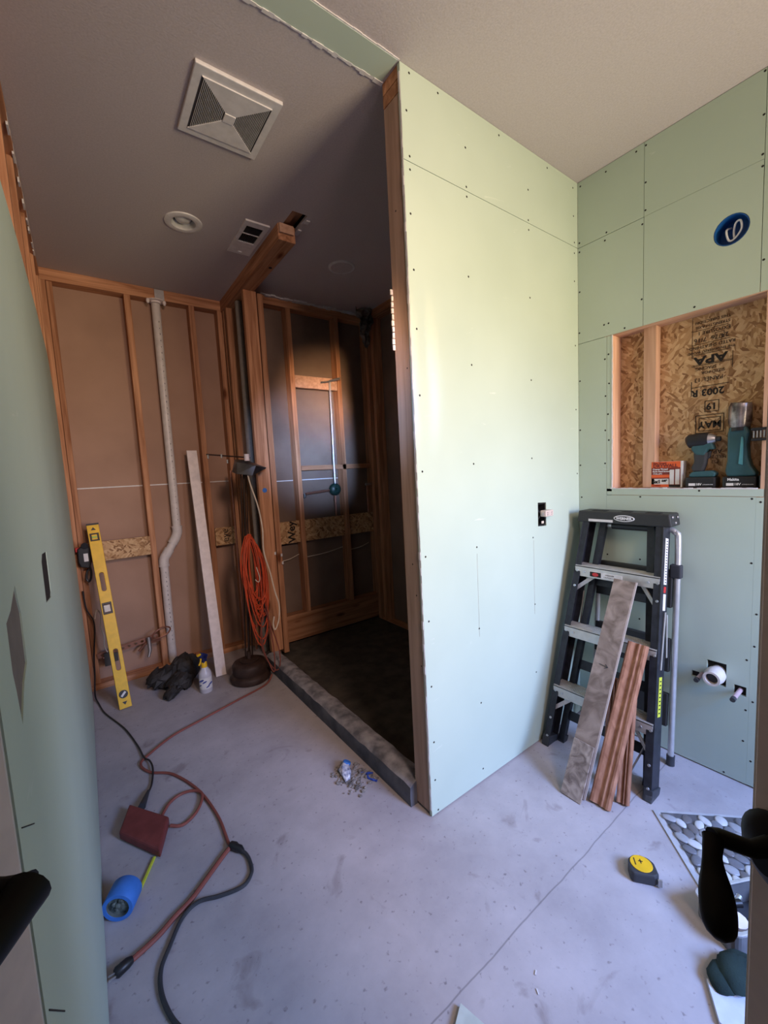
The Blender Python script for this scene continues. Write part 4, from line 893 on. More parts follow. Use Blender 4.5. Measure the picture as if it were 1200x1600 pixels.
hm = MB(); hm.tube([(2.164, 0.512, NZ + 0.236), (2.164, 0.512, NZ + 0.262), (2.160, 0.510, NZ + 0.325), (2.158, 0.508, NZ + 0.340)], [0.030, 0.037, 0.037, 0.033], 22)
for v in hm.bm.verts: v.co += V((0, random.uniform(-.0015, .0015), random.uniform(-.001, .001)))
hm.build('lamp_head', noise_mat('scuffed_dark_steel', (0.06, 0.05, 0.055), (0.38, 0.35, 0.36), 26, rough=0.3, metal=0.7), wl_, smooth=True)
MB().tube([(2.165, 0.513, NZ + 0.228), (2.165, 0.513, NZ + 0.242)], 0.0335, 22).build('lens_ring', BLACK, wl_, smooth=True)

pt = thing('multi_tool', 'black tool with slotted steel head at the right end of the niche', 'tool', (2.16, 0.425, NZ))
MB().box((2.126, 0.400, NZ + 0.0), (2.19, 0.440, NZ + 0.050)).build('battery_pack', BLACK, pt, bevel=0.004)
MB().prism(prof([(0.438, 0.050), (0.405, 0.050), (0.405, 0.20), (0.428, 0.19), (0.426, 0.12)]), 0.04, TM(2.140)).build('tool_body', DGREY, pt, bevel=0.006)
MB().box((2.100, 0.400, NZ + 0.182), (2.16, 0.462, NZ + 0.192)).box((2.100, 0.400, NZ + 0.222), (2.16, 0.464, NZ + 0.232)).box((2.115, 0.400, NZ + 0.19), (2.15, 0.440, NZ + 0.224)).build('tool_head', BLACK, pt, bevel=0.002)
mh = MB()
for k in range(5): mh.box((2.098, 0.412 + k * 0.010, NZ + 0.194), (2.112, 0.416 + k * 0.010, NZ + 0.220))
mh.build('head_plate', STEEL, pt)

# ================================================================ step ladder
ld = thing('step_ladder', 'folded charcoal stepladder with aluminium steps leaning on the right wall', 'ladder', (1.75, 0.90, 0))
LF = V((1.712, 0, 0)); Ld = V((0.300, 0, 1.110)).normalized(); Ln = V((-Ld.z, 0, Ld.x))      # Ln out of the front face
def P3(y, s, n=0.0): return LF + Ld * s + Ln * n + V((0, y, 0))
LEN = 1.150
def rail(y0, y1, sgn, nm='rail'):
    """channel from (y0 at foot) to (y1 at cap); sgn -1: web on the -y side"""
    a, b = P3(y0, 0.0), P3(y1, LEN)
    m = MB(); off = V((0, sgn * 0.0, 0)); wN = Ln
    m.beam(a - Ln * 0.038, b - Ln * 0.034, Ln, 0.074, 0.004)
    m.beam(a - V((0, sgn * 0.014, 0)) - Ln * 0.002, b - V((0, sgn * 0.014, 0)) - Ln * 0.002, (0, 1, 0), 0.030, 0.004)
    m.beam(a - V((0, sgn * 0.014, 0)) - Ln * 0.073, b - V((0, sgn * 0.014, 0)) - Ln * 0.069, (0, 1, 0), 0.030, 0.004)
    r = m.build(nm, FIBER, ld, bevel=0.001)
    ft = MB(); ft.beam(a - V((0, sgn * 0.012, 0)) - Ln * 0.037 - Ld * 0.0, a - V((0, sgn * 0.012, 0)) - Ln * 0.037 + Ld * 0.05, (0, 1, 0), 0.034, 0.080)
    for v in ft.bm.verts: v.co.z = max(v.co.z, 0.001)
    ft.build('rubber_foot', DGREY, r, bevel=0.003)
    return r
rlL = rail(1.128, 1.072, 1); rlR = rail(0.648, 0.722, -1)
def yL(s): return 1.128 + (1.072 - 1.128) * s / LEN
def yR(s): return 0.648 + (0.722 - 0.648) * s / LEN
for s_ in (0.300, 0.598, 0.900):
    m = MB(); a, b = yL(s_) - 0.003, yR(s_) + 0.003
    c0 = P3(a, s_, 0.003); c1 = P3(b, s_, 0.003)
    m.box((c0.x - 0.004, b, c0.z - 0.050), (c0.x, a, c0.z))           # front lip
    m.box((c0.x - 0.004, b, c0.z - 0.004), (c0.x + 0.080, a, c0.z + 0.001))
    m.box((c0.x + 0.076, b, c0.z - 0.045), (c0.x + 0.080, a, c0.z))
    for k in range(6): m.box((c0.x + k * 0.013, b, c0.z + 0.001), (c0.x + k * 0.013 + 0.005, a, c0.z + 0.0028))
    stp = m.build('step', ALU, ld)
    for y in (a - 0.045, b + 0.045):
        MB().lathe([(0.006, 0), (0.005, 0.003)], frame((c0.x - 0.004, y, c0.z - 0.026), (0, -1, 0), (0, 0, 1)), 10).build('rivet', STEEL, stp)
    # knee braces below the first and third steps
    if s_ != 0.598:
        for (y0, y1, lo) in ((a + 0.0, a - 0.085, 0.075), (b - 0.0, b + 0.075, 0.095)):
            MB().beam((c0.x + 0.010 - lo * .26, y0, c0.z - 0.045 - lo), (c0.x + 0.012, y1, c0.z - 0.045), (0, 0, 1), 0.018, 0.004).build('brace', ALU, ld)
for r_o, yf, sg in ((rlL, yL, 1), (rlR, yR, -1)):
    for s_ in (0.05, 0.14, 0.275, 0.575, 0.80, 0.875):
        MB().lathe([(0.0065, 0), (0.005, 0.003)], frame(P3(yf(s_) + (0.0 if sg < 0 else -0.014), s_, 0.0) if sg > 0 else P3(yf(s_) + 0.012, s_, 0.0), (0, -1, 0), Ld), 10).build('rivet', STEEL, r_o)
# cap
cz = P3(0, LEN).z
cpm = MB()
cpm.prism([(-1.104, 0.0), (-0.690, 0.0), (-0.698, 0.056), (-1.096, 0.056)], 0.105, Matrix(((0, 0, 1, P3(0, LEN).x - 0.012), (1, 0, 0, 0), (0, 1, 0, cz - 0.030), (0, 0, 0, 1))) @ Matrix(((-1, 0, 0, 0), (0, 1, 0, 0), (0, 0, 1, 0), (0, 0, 0, 1))))
cap = cpm.build('top_cap', TAG, ld, bevel=0.006)
cxx = P3(0, LEN).x - 0.0125
for ya, yb in ((.74, .80), (.86, .90), (.97, 1.04)): MB().box((cxx + 0.02, ya, cz + 0.0262), (cxx + 0.05, yb, cz + 0.0275)).build('cap_slot', VDARK, cap)
MB().lathe([(0.036, 0), (0.035, 0.0012)], frame((cxx, 0.880, cz - 0.002), (0, -1, 0), (0, 0, 1)) @ Matrix.Diagonal((1.28, 0.42, 1, 1)), 32).build('logo_oval', WINK, cap)
MB().lathe([(0.034, 0), (0.033, 0.0018)], frame((cxx, 0.880, cz - 0.002), (0, -1, 0), (0, 0, 1)) @ Matrix.Diagonal((1.22, 0.33, 1, 1)), 32).build('logo_oval', INK, cap)
text('printed_text', 'WERNER', 0.017, (cxx - 0.0022, 0.880, cz - 0.0025), (0, -1, 0), (0, 0, 1), WINK, cap, ext=0.0003, bold=0.0008)
MB().box((cxx - 0.0008, 0.930, cz - 0.024), (cxx, 1.045, cz - 0.012)).build('label_sticker', LABEL, cap)
for x, z in ((0.02, 0.012), (0.075, 0.008), (0.055, -0.015)): MB().lathe([(0.006, 0), (0.004, 0.003)], frame((cxx + x, 0.6915, cz + z), (1, 0, 0), (0, 0, 1)), 10).build('rivet', STEEL, cap)
# stickers on the right rail's outer side and the third step
def rl_lab(s0, s1, w_, mat, nm='label_sticker', dn=0.0):
    s_ = (s0 + s1) / 2
    return MB().beam(P3(yR(s0) - 0.0025, s0, -0.037 + dn), P3(yR(s1) - 0.0025, s1, -0.037 + dn), Ln, w_, 0.0012).build(nm, mat, rlR)
l1 = rl_lab(0.875, 1.075, 0.030, LABEL); l2 = rl_lab(0.765, 0.835, 0.026, LABEL); l3 = rl_lab(0.33, 0.49, 0.028, GAS)
MB().beam(P3(yR(.85) - 0.0025, 0.840, -0.037), P3(yR(.86) - 0.0025, 0.866, -0.037), Ln, 0.022, 0.0012).build('label_sticker', REDM, rlR)
tt = MB()
for k in range(16): s_ = 0.885 + k * 0.0118; tt.beam(P3(yR(s_) - 0.0035, s_, -0.030 - random.uniform(0, .004)), P3(yR(s_) - 0.0035, s_, -0.045), Ld, 0.004, 0.0006)
for k in range(9): s_ = 0.345 + k * 0.016; tt.beam(P3(yR(s_) - 0.0035, s_, -0.030), P3(yR(s_) - 0.0035, s_, -0.044), Ld, 0.005, 0.0006)
tt.build('printed_mark', INK, rlR)
s3 = P3(0, 0.900, 0.003)
lab3 = MB().box((s3.x - 0.0055, 0.860, s3.z - 0.045), (s3.x - 0.004, 1.010, s3.z - 0.018)).build('label_sticker', LABEL, ld)
MB().box((s3.x - 0.0065, 0.955, s3.z - 0.043), (s3.x - 0.0053, 1.007, s3.z - 0.020)).build('printed_panel', INK, lab3)
MB().lathe([(0.009, 0), (0.009, 0.001)], frame((s3.x - 0.0065, 0.981, s3.z - 0.0315), (0, -1, 0), (0, 0, 1)) @ Matrix.Diagonal((1.6, 1, 1, 1)), 16).build('printed_mark', REDM, lab3)
text('printed_text', 'WERNER', 0.010, (s3.x - 0.0056, 0.915, s3.z - 0.027), (0, -1, 0), (0, 0, 1), INK, lab3, ext=0.0002); text('printed_text', 'CAUTION STEP', 0.008, (s3.x - 0.0056, 0.915, s3.z - 0.038), (0, -1, 0), (0, 0, 1), INK, lab3, ext=0.0002)
# rear rails, closed against the front, and spreader bars
Rb = lambda y, s, k=0.0: P3(y, s, -0.105 - k)
for ya, yb in ((1.082, 1.000), (0.695, 0.790)):
    m = MB().beam(P3(ya, 0.03, -0.090), P3(yb, LEN - 0.02, -0.062), (0, 1, 0), 0.028, 0.026); rr_ = m.build('rear_rail', FIBER, ld)
    m = MB().beam(P3(ya, 0.005, -0.098), P3(ya, 0.055, -0.098), (0, 1, 0), 0.034, 0.034)
    for v in m.bm.verts: v.co.z = max(v.co.z, 0.001)
    m.build('rubber_foot', DGREY, rr_)
for s_ in (0.16, 0.42, 0.84):
    MB().beam(P3(1.075 - s_ * .05, s_, -0.092 + s_ * .02), P3(0.70 + s_ * .07, s_, -0.092 + s_ * .02), Ld, 0.045, 0.004).build('rear_brace', FIBER, ld)
MB().beam(P3(0.715, 0.76, -0.035) - V((0, 0.028, 0)), P3(0.705, 0.52, -0.030) - V((0, 0.028, 0)), Ln, 0.010, 0.003).beam(P3(0.715, 0.75, -0.055) - V((0, 0.028, 0)), P3(0.705, 0.57, -0.075) - V((0, 0.028, 0)), Ln, 0.010, 0.003).build('spreader_bar', ALU, ld)
MB().beam(P3(1.06, 0.30, -0.085), P3(1.06, 0.78, -0.070), Ln, 0.010, 0.003).build('spreader_bar', ALU, ld)
MB().beam(P3(0.74, 0.30, -0.05), P3(0.83, 0.06, -0.07), Ln, 0.016, 0.004).beam(P3(0.70, 0.21, -0.04), P3(0.77, 0.0, -0.05), Ln, 0.016, 0.004).build('spreader_bar', ALU, ld)

# folding step stool behind the ladder
fs = thing('step_stool', 'silver tube folding stool squeezed between the stepladder and the right wall', 'step stool', (2.06, 0.88, 0))
STT = plain('silver_tube', (0.66, 0.66, 0.66), 0.3, 0.6)
sxx = lambda z: 2.080 - (1.1 - z) * 0.06
hp = [(sxx(0.012), 1.035, 0.012), (sxx(0.6), 1.028, 0.6), (sxx(1.0), 1.024, 1.0), (sxx(1.05), 1.012, 1.045), (sxx(1.06), 0.985, 1.062), (sxx(1.06), 0.80, 1.062), (sxx(1.06), 0.73, 1.062), (sxx(1.05), 0.70, 1.048), (sxx(1.0), 0.688, 1.0), (sxx(0.6), 0.686, 0.6), (sxx(0.012), 0.684, 0.012)]
MB().tube(spline(hp, 5), 0.0125, 12).build('tube_frame', STT, fs, smooth=True)
MB().tube([(sxx(1.06), 0.965, 1.062), (sxx(1.06), 0.80, 1.062)], 0.0185, 14).build('hand_grip', BLACK, fs, smooth=True)
for z, d_ in ((0.80, 0.17), (0.50, 0.15), (0.25, 0.15)):
    MB().beam((sxx(z) - 0.012, 0.865, z - d_ / 2), (sxx(z) - 0.0, 0.865, z + d_ / 2), (0, 1, 0), 0.33, 0.022).build('tread', TAG, fs, bevel=0.004)
for y in (0.684, 1.035): MB().tube([(sxx(0.0), y, 0.001), (sxx(0.05), y, 0.045)], 0.0165, 12).build('rubber_foot', DGREY, fs, smooth=True)
MB().box((sxx(0.88) - 0.02, 0.668, 0.85), (sxx(0.88) + 0.012, 0.712, 0.91)).build('hinge_knuckle', DGREY, fs, bevel=0.006)

# ================================================================ boards leaning on the ladder
def lean(name, foot, head, wv, w_, t, mat, lab_, cat, **k):
    o = MB().beam(foot, head, wv, w_, t).build(name, mat, None, bevel=k.get('bevel', 0.0015)); setp(o, lab_, cat); return o
pk = thing('flooring_plank', 'long stone-look flooring plank leaning on the ladder steps', 'plank', (1.58, 0.86, 0))
pf, ph = V((1.522, 0.868, 0.008)), V((1.912, 0.838, 0.842)); pw = V((0.03, -1, 0)); pu = (ph - pf).normalized(); pn = pw.cross(pu).normalized()
if pn.x > 0: pn = -pn
MB().beam(pf - pn * 0.006, ph - pn * 0.006, pw, 0.090, 0.009).build('plank_board', PLANK, pk)
MB().beam(pf - pn * 0.0075 + V((0, -0.048, 0)), ph - pn * 0.0075 + V((0, -0.048, 0)), pw, 0.007, 0.005).build('tongue_edge', PLANKE, pk)
ar = MB(); c_ = pf + pu * 0.535 + pn * 0.0004 - pn * 0.001
def onp(a, b): return c_ + pw.normalized() * a + pu * b
for a, b in (((-0.018, 0.004), (0.018, -0.002)), ((0.018, -0.002), (0.006, 0.009)), ((0.018, -0.002), (0.004, -0.009))): ar.beam(onp(*a), onp(*b), pu, 0.0022, 0.0016)
ar.build('pencil_arrow', DGREY, pk)
pc_f, pc_h = pf + V((-0.014, -0.002, -0.004)) , pf + pu * 0.205 + V((-0.010, 0.004, 0))
o = MB().beam(V((1.497, 0.862, 0.002)), V((1.497, 0.862, 0.002)) + pu * 0.225 + V((0.002, 0, 0)), pw, 0.086, 0.008).build('flooring_offcut', PLANK2, None, bevel=0.0015)
setp(o, 'short worn plank offcut standing against the foot of the long plank', 'plank')
# moulding profile
def moulding(name, foot, head, wv, w_, lab_):
    foot, head = V(foot), V(head); d = (head - foot).normalized(); wv = V(wv); wv = (wv - d * wv.dot(d)).normalized(); n_ = wv.cross(d)
    if n_.x > 0: n_ = -n_
    prof_ = [(-.5, 0), (-.5, .016), (-.42, .021), (-.30, .020), (-.12, .013), (0.0, .012), (.02, .017), (.10, .019), (.18, .014), (.24, .0145), (.32, .019), (.42, .018), (.5, .009), (.5, 0)]
    m = MB(); A = m.verts([foot + wv * w_ * a + n_ * b for a, b in prof_]); B2 = m.verts([head + wv * w_ * a + n_ * b for a, b in prof_]); k_ = len(prof_)
    for i in range(k_): m.bm.faces.new([A[i], A[(i + 1) % k_], B2[(i + 1) % k_], B2[i]])
    m.bm.faces.new(A[::-1]); m.bm.faces.new(B2)
    o = m.build(name, MOLD, None); setp(o, lab_, 'moulding'); return o
moulding('wood_moulding', (1.555, 0.768, 0.002), (1.855, 0.752, 0.590), (0.05, -1, 0), 0.078, 'wide stained wood moulding leaning on the ladder in front')
moulding('wood_moulding', (1.632, 0.715, 0.002), (1.862, 0.775, 0.500), (0.05, -1, 0), 0.045, 'narrow stained moulding half hidden behind the wide one')
moulding('wood_moulding', (1.690, 0.800, 0.002), (1.822, 0.835, 0.420), (0.05, -1, 0), 0.045, 'short moulding hidden between the long plank and the wide moulding')

# ================================================================ cords on the floor
z = 0.0075
ec = thing('red_cord', 'long dull red extension cord snaking across the concrete floor', 'cord', (0.30, 1.55, 0))
rc = [(0.915, 2.66, 0.05), (0.857, 2.634, z), (0.646, 2.562, z), (0.424, 2.49, z), (0.264, 2.436, z), (0.137, 2.343, z), (0.097, 2.286, z), (0.128, 2.192, z), (0.211, 2.106, z), (0.285, 1.917, z), (0.316, 1.713, z), (0.315, 1.554, z), (0.322, 1.53, 0.014)]
MB().tube(spline(rc, 7), 0.0058, 8).build('cord_run', REDC, ec, smooth=True)
MB().tube(spline([(0.325, 1.525, 0.014), (0.300, 1.518, 0.010), (0.235, 1.472, z), (0.158, 1.414, z), (0.100, 1.386, z), (0.057, 1.361, z), (0.01, 1.342, 0.009), (-0.022, 1.330, 0.012)], 6), 0.0078, 8).build('cord_run', REDC, ec, smooth=True)
pg = MB().tube([(-0.018, 1.331, 0.013), (-0.030, 1.327, 0.015), (-0.056, 1.3185, 0.015), (-0.060, 1.317, 0.015)], [0.010, 0.014, 0.015, 0.012], 14).build('plug', BLACK, ec, smooth=True)
pgm = MB()
for dy in (-0.006, 0.006): pgm.box((-0.076, 1.313 + dy, 0.014), (-0.059, 1.3145 + dy, 0.019))
pgm.tube([(-0.076, 1.313, 0.008), (-0.059, 1.3165, 0.009)], 0.0025, 8); pgm.build('prong', STEEL, pg)
bxm = MB(); c4_ = [(0.030, 2.003), (0.158, 1.790), (0.103, 1.640), (-0.020, 1.855)]
c4_ = [(0.028, 1.985), (0.152, 1.800), (0.098, 1.648), (-0.018, 1.845)]
bxm.prism(c4_[::-1], 0.036, TD((0, 0, 0.004)))
rb = bxm.build('power_box', REDB, None, bevel=0.008); setp(rb, 'flat brick-red plastic power box lying on the floor between the cords', 'power box')
lp = MB().tube(spline([(0.150, 1.776, 0.016), (0.192, 1.757, z), (0.245, 1.785, z), (0.281, 1.835, 0.012), (0.290, 1.885, 0.014), (0.262, 1.925, 0.012), (0.215, 1.942, z), (0.170, 1.920, z), (0.137, 1.872, z), (0.128, 1.838, 0.014)], 6), 0.0060, 8).build('loop_cord', REDC, None, smooth=True)
setp(lp, 'short red cord looping from the side of the brick-red power box', 'cord')
bc = thing('black_cord', 'thin black cord coming down the left wall to the brick-red box', 'cord', (0.1, 2.3, 0))
MB().tube(spline([(-0.066, 3.34, 0.70), (-0.058, 3.33, 0.58), (-0.030, 3.32, 0.50), (-0.028, 3.32, 0.42), (-0.048, 3.31, 0.26), (-0.056, 3.28, 0.14), (-0.066, 3.22, 0.03), (-0.050, 3.12, 0.006), (-0.022, 2.961, 0.006), (0.058, 2.70, 0.006), (0.101, 2.471, 0.006), (0.116, 2.33, 0.012), (0.136, 2.276, 0.014), (0.140, 2.20, 0.014), (0.123, 2.10, 0.008), (0.102, 2.035, 0.015)], 7), 0.0042, 8).build('cord_run', BLACK, bc, smooth=True)
MB().tube([(0.105, 2.050, 0.015), (0.082, 1.988, 0.018), (0.07, 1.955, 0.02)], [0.006, 0.012, 0.015], 12).build('plug', DGREY, bc, smooth=True)
o = MB().tube(spline([(-0.02, 3.335, 0.50), (-0.005, 3.33, 0.56), (0.015, 3.33, 0.52), (0.005, 3.335, 0.44), (0.018, 3.335, 0.38), (0.015, 3.34, 0.30), (0.03, 3.35, 0.24)], 6), 0.004, 8).build('copper_wire', CREAM, None, smooth=True)
setp(o, 'bare twisted wire hanging above the small metal box by the level', 'wire')
kc = thing('dark_cord', 'dark rubber cord curving from its socket to the bottom edge', 'cord', (0.2, 1.35, 0))
MB().tube(spline([(0.335, 1.496, 0.014), (0.352, 1.462, 0.010), (0.355, 1.425, z), (0.345, 1.378, z), (0.307, 1.349, z), (0.237, 1.364, z), (0.172, 1.385, 0.012), (0.121, 1.368, z), (0.075, 1.304, z), (0.046, 1.256, z), (0.038, 1.198, z), (0.048, 1.131, z), (0.069, 1.075, z), (0.12, 0.98, z), (0.2, 0.88, z)], 7), 0.0062, 8).build('cord_run', DGREY, kc, smooth=True)
MB().tube([(0.318, 1.530, 0.016), (0.328, 1.512, 0.016), (0.332, 1.503, 0.016), (0.340, 1.490, 0.015), (0.346, 1.478, 0.012)], [0.012, 0.015, 0.012, 0.013, 0.008], 14).build('socket', BLACK, kc, smooth=True)

# ================================================================ small things on the floor
tp = thing('tape_roll', 'thick roll of blue masking tape lying on its side by the left wall', 'tape roll', (-0.03, 1.55, 0))
A0, A1 = V((-0.042, 1.492, 0.047)), V((-0.010, 1.552, 0.047)); ax = (A1 - A0).normalized()
MTp = frame(A0, V((0, 0, 1)).cross(ax), (0, 0, 1)); hl = (A1 - A0).length
MTp = Matrix.Translation(A0) @ ax.to_track_quat('Z', 'Y').to_matrix().to_4x4()
MB().lathe([(0.034, 0), (0.045, 0), (0.0465, 0.002), (0.0465, hl - 0.002), (0.045, hl), (0.034, hl), (0.034, 0)], MTp, 36, cap=False).build('tape_winding', BLUET, tp, smooth=True)
MB().lathe([(0.0335, 0.004), (0.0348, 0.001), (0.0348, hl), (0.0335, hl), (0.0335, 0.004)], MTp, 30, cap=False).build('cardboard_core', plain('grey_card', (0.12, 0.14, 0.13), 0.8), tp)
cpk = MB(); rr = random.Random(4)
for k in range(16): 
    a = rr.uniform(0, 6.28); q = rr.uniform(0, 0.025); cpk.sphere(MTp @ V((q * math.cos(a), q * math.sin(a), 0.012 + rr.uniform(-.004, .004))), rr.uniform(.005, .010), (1, 1, 1), 8)
cpk.lathe([(0.0325, 0.012), (0.0325, 0.02)], MTp, 24)
o = cpk.build('crumpled_liner', noise_mat('crumpled_grey_green', (0.02, 0.03, 0.03), (0.16, 0.19, 0.17), 60, rough=0.6), None); setp(o, 'crumpled grey wad stuffed inside the roll of blue tape', 'wad')
o = MB().beam((0.018, 1.552, 0.005), (0.081, 1.672, 0.005), (1, -0.5, 0), 0.0095, 0.0075).build('marking_pencil', GAS, None, bevel=0.002); setp(o, 'flat lime-yellow carpenter pencil lying beside the blue tape roll', 'pencil')

tm = thing('tape_measure', 'yellow and black tape measure lying on the floor below the ladder', 'tape measure', (1.37, 0.53, 0))
TMc = V((1.376, 0.543, 0)); ta = math.radians(-52); tx = V((math.cos(ta), math.sin(ta), 0)); ty = V((-tx.y, tx.x, 0))
TMM = Matrix(((tx.x, ty.x, 0, TMc.x), (tx.y, ty.y, 0, TMc.y), (0, 0, 1, 0.001), (0, 0, 0, 1)))
pr_ = [(-0.042, -0.026), (-0.034, -0.036), (0.025, -0.036), (0.040, -0.028), (0.042, -0.018), (0.040, 0.016), (0.026, 0.033), (0.004, 0.040), (-0.020, 0.036), (-0.037, 0.020), (-0.042, 0)]
MB().prism(pr_, 0.036, TMM).build('case', DGREY, tm, bevel=0.006)
MB().prism(circ(-0.002, 0.003, 0.033, 24, 0.031), 0.003, TMM @ TD((0, 0, 0.0355))).build('face_plate', YELLOW, tm, bevel=0.002)
MB().prism(rect(0.034, -0.040, 0.046, -0.034), 0.022, TMM @ TD((0, 0, 0.006))).build('hook', STEEL, tm)
mk = MB(); mk.prism(rect(-0.022, -0.006, -0.019, 0.020), 0.0006, TMM @ TD((0, 0, 0.0386))); mk.prism(rect(-0.004, 0.002, -0.001, 0.018), 0.0006, TMM @ TD((0, 0, 0.0386))); mk.prism(rect(-0.009, 0.009, 0.004, 0.012), 0.0006, TMM @ TD((0, 0, 0.0386))); mk.build('printed_mark', INK, tm)

# rubble with crushed blue label
rr = random.Random(11); DUST = noise_mat('mortar_crumbs', (0.10, 0.09, 0.085), (0.34, 0.31, 0.29), 30, rough=0.95)
rbm = MB()
for k in range(190):
    t = rr.random(); cx0 = 0.845 + (0.10 * t if rr.random() < .5 else 0) + rr.gauss(0, .025); cy0 = 1.60 - (0.12 * t) + rr.gauss(0, .035); r0 = rr.uniform(.002, .009)
    if cx0 > 0.948: continue
    rbm.sphere((cx0, cy0, r0 * .5), r0, (1.3, rr.uniform(.6, 1.4), rr.uniform(.4, .9)), 7)
rbm.jitter(0.0015)
o = rbm.build('mortar_crumbs', DUST, None); setp(o, 'scattered grey mortar crumbs on the floor beside the shower curb', 'rubble', kind='stuff')
cp = thing('crushed_bottle', 'crushed clear plastic bottle with bright blue cap lying in mortar crumbs', 'bottle', (0.86, 1.60, 0))
bmm = MB(); bmm.tube([(0.868, 1.622, 0.022), (0.850, 1.592, 0.018), (0.842, 1.560, 0.016), (0.835, 1.53, 0.012)], [0.014, 0.024, 0.022, 0.012], 12); bmm.jitter(0.005)
for v in bmm.bm.verts: v.co.z = max(0.001, v.co.z)
bmm.build('bottle_body', noise_mat('crushed_clear_plastic', (0.20, 0.24, 0.38), (0.80, 0.82, 0.92), 60, rough=0.15, spec=0.8), cp)
MB().lathe([(0.019, 0), (0.019, 0.011), (0.016, 0.014)], TD((0.872, 1.612, 0.022)) @ Matrix.Rotation(0.5, 4, 'Y'), 20).build('bottle_cap', BLUET, cp, smooth=True)
o = MB().tube(spline([(0.935, 1.452, 0.004), (0.915, 1.49, 0.006), (0.93, 1.52, 0.005), (0.945, 1.50, 0.004), (0.90, 1.545, 0.004)], 4), [0.006, .004, .005, .003, .004, .006, .004, .005, .003, .004, .005, .006, .004, .003, .004, .005, .003], 6).jitter(0.001).build('tape_scrap', plain('deep_blue_scrap', (0.03, 0.08, 0.42), 0.6), None); setp(o, 'twisted strip of blue tape against the foot of the curb', 'tape scrap')

# ================================================================ pebble tile in wrap
ptile = thing('pebble_tile', 'square mesh sheet of flat grey and white pebbles in clear wrap', 'tile', (1.68, 0.40, 0))
A = V((1.683, 0.628, 0)); e1 = V((1.456, 0.400, 0)) - A; L1 = e1.length; e1.normalize(); e2 = V((-e1.y, e1.x, 0)); 
if e2.y > 0: e2 = -e2
L1 = 0.325
def pt_(a, b, z=0.0): return A + e1 * a + e2 * b + V((0, 0, z))
MB().prism([(p.x, p.y) for p in (pt_(0.0, 0.0), pt_(L1, 0.0), pt_(L1 + .004, L1), pt_(0, L1))], 0.004, TD((0, 0, 0.001))).build('backing_card', plain('grey_backing', (0.48, 0.48, 0.50), 0.7), ptile)
MB().prism([(p.x, p.y) for p in (pt_(0.012, 0.022), pt_(L1 - 0.01, 0.022), pt_(L1 - .01, L1 - .01), pt_(0.012, L1 - .01))], 0.0012, TD((0, 0, 0.005))).build('mesh_backing', plain('dark_mesh', (0.07, 0.065, 0.07), 0.8), ptile)
PB3 = [plain('pebble_white', (0.62, 0.62, 0.62), 0.35), plain('pebble_pale_grey', (0.36, 0.36, 0.38), 0.35), plain('pebble_grey', (0.15, 0.15, 0.17), 0.35), plain('pebble_brown_grey', (0.14, 0.125, 0.125), 0.35)]
rr = random.Random(21); placed = []
protos = {}
def pebble_mesh(kind, mi):
    k = (kind, mi)
    if k in protos: return protos[k]
    b = MB(); b.sphere((0, 0, 0), 1.0, (1, 1, 1), 14)
    for v in b.bm.verts:
        q = 1 + 0.07 * math.sin(3 * math.atan2(v.co.y, v.co.x) + kind * 2)
        v.co = V((v.co.x * 0.0255 * q, v.co.y * (0.0155 + 0.002 * kind), v.co.z * 0.0052))
    me = bpy.data.meshes.new('pebble'); b.bm.to_mesh(me); b.bm.free(); me.materials.append(PB3[mi])
    for p in me.polygons: p.use_smooth = True
    protos[k] = me; return me
row = 0; b = 0.040
while b < L1 - 0.012:
    a = 0.040 + (0.022 if row % 2 else 0)
    while a < L1 - 0.022:
        q = bpy.data.objects.new('pebble', pebble_mesh(rr.randint(0, 2), rr.choice((0, 0, 1, 1, 2, 2, 3)))); COL.objects.link(q); q.parent = ptile
        q.location = pt_(a + rr.uniform(-.003, .003), b + rr.uniform(-.002, .002), 0.0100) - ptile.location
        q.rotation_euler = (0, 0, math.atan2(e1.y, e1.x) + rr.choice((0, .45, -.45, 1.0)) + rr.uniform(-.2, .2))
        sc0 = rr.uniform(.86, 1.04); q.scale = (sc0, sc0, 1)
        a += 0.0440
    b += 0.0300; row += 1
def film(name, fn, nx, ny, parent):
    m = MB(); g_ = [[m.bm.verts.new(fn(i / nx, j / ny)) for j in range(ny + 1)] for i in range(nx + 1)]
    for i in range(nx):
        for j in range(ny): m.bm.faces.new([g_[i][j], g_[i + 1][j], g_[i + 1][j + 1], g_[i][j + 1]])
    mt = MATS.get('film')
    if not mt:
        mt, N, L, bb = nt('clear_film', 0.08, 0, 0.6); bb.inputs['Alpha'].default_value = 0.035; bb.inputs['Base Color'].default_value = (0.8, 0.82, 0.86, 1); MATS['film'] = mt
    return m.build(name, mt, parent, smooth=True)
rr = random.Random(8)
nz = [[rr.uniform(0, 1) for _ in range(16)] for _ in range(16)]
def ff(u, v):
    p = pt_(-0.03 + u * 0.36, -0.0 + v * 0.36); p.z = 0.017 + 0.006 * nz[int(u * 14)][int(v * 14)]; return p
film('clear_wrap', ff, 14, 14, ptile)
wr_ = thing('plastic_wrap', 'loose crumpled clear plastic wrap on the floor behind the pebble tile', 'wrap', (1.80, 0.60, 0))
def f2(u, v):
    p = V((1.66 + u * 0.30, 0.66 - v * 0.32 + u * .02, 0)); p.z = 0.004 + 0.045 * abs(math.sin(u * 6 + v * 4)) * nz[int(u * 14)][int(v * 13)]; return p
film('film_sheet', f2, 14, 14, wr_)

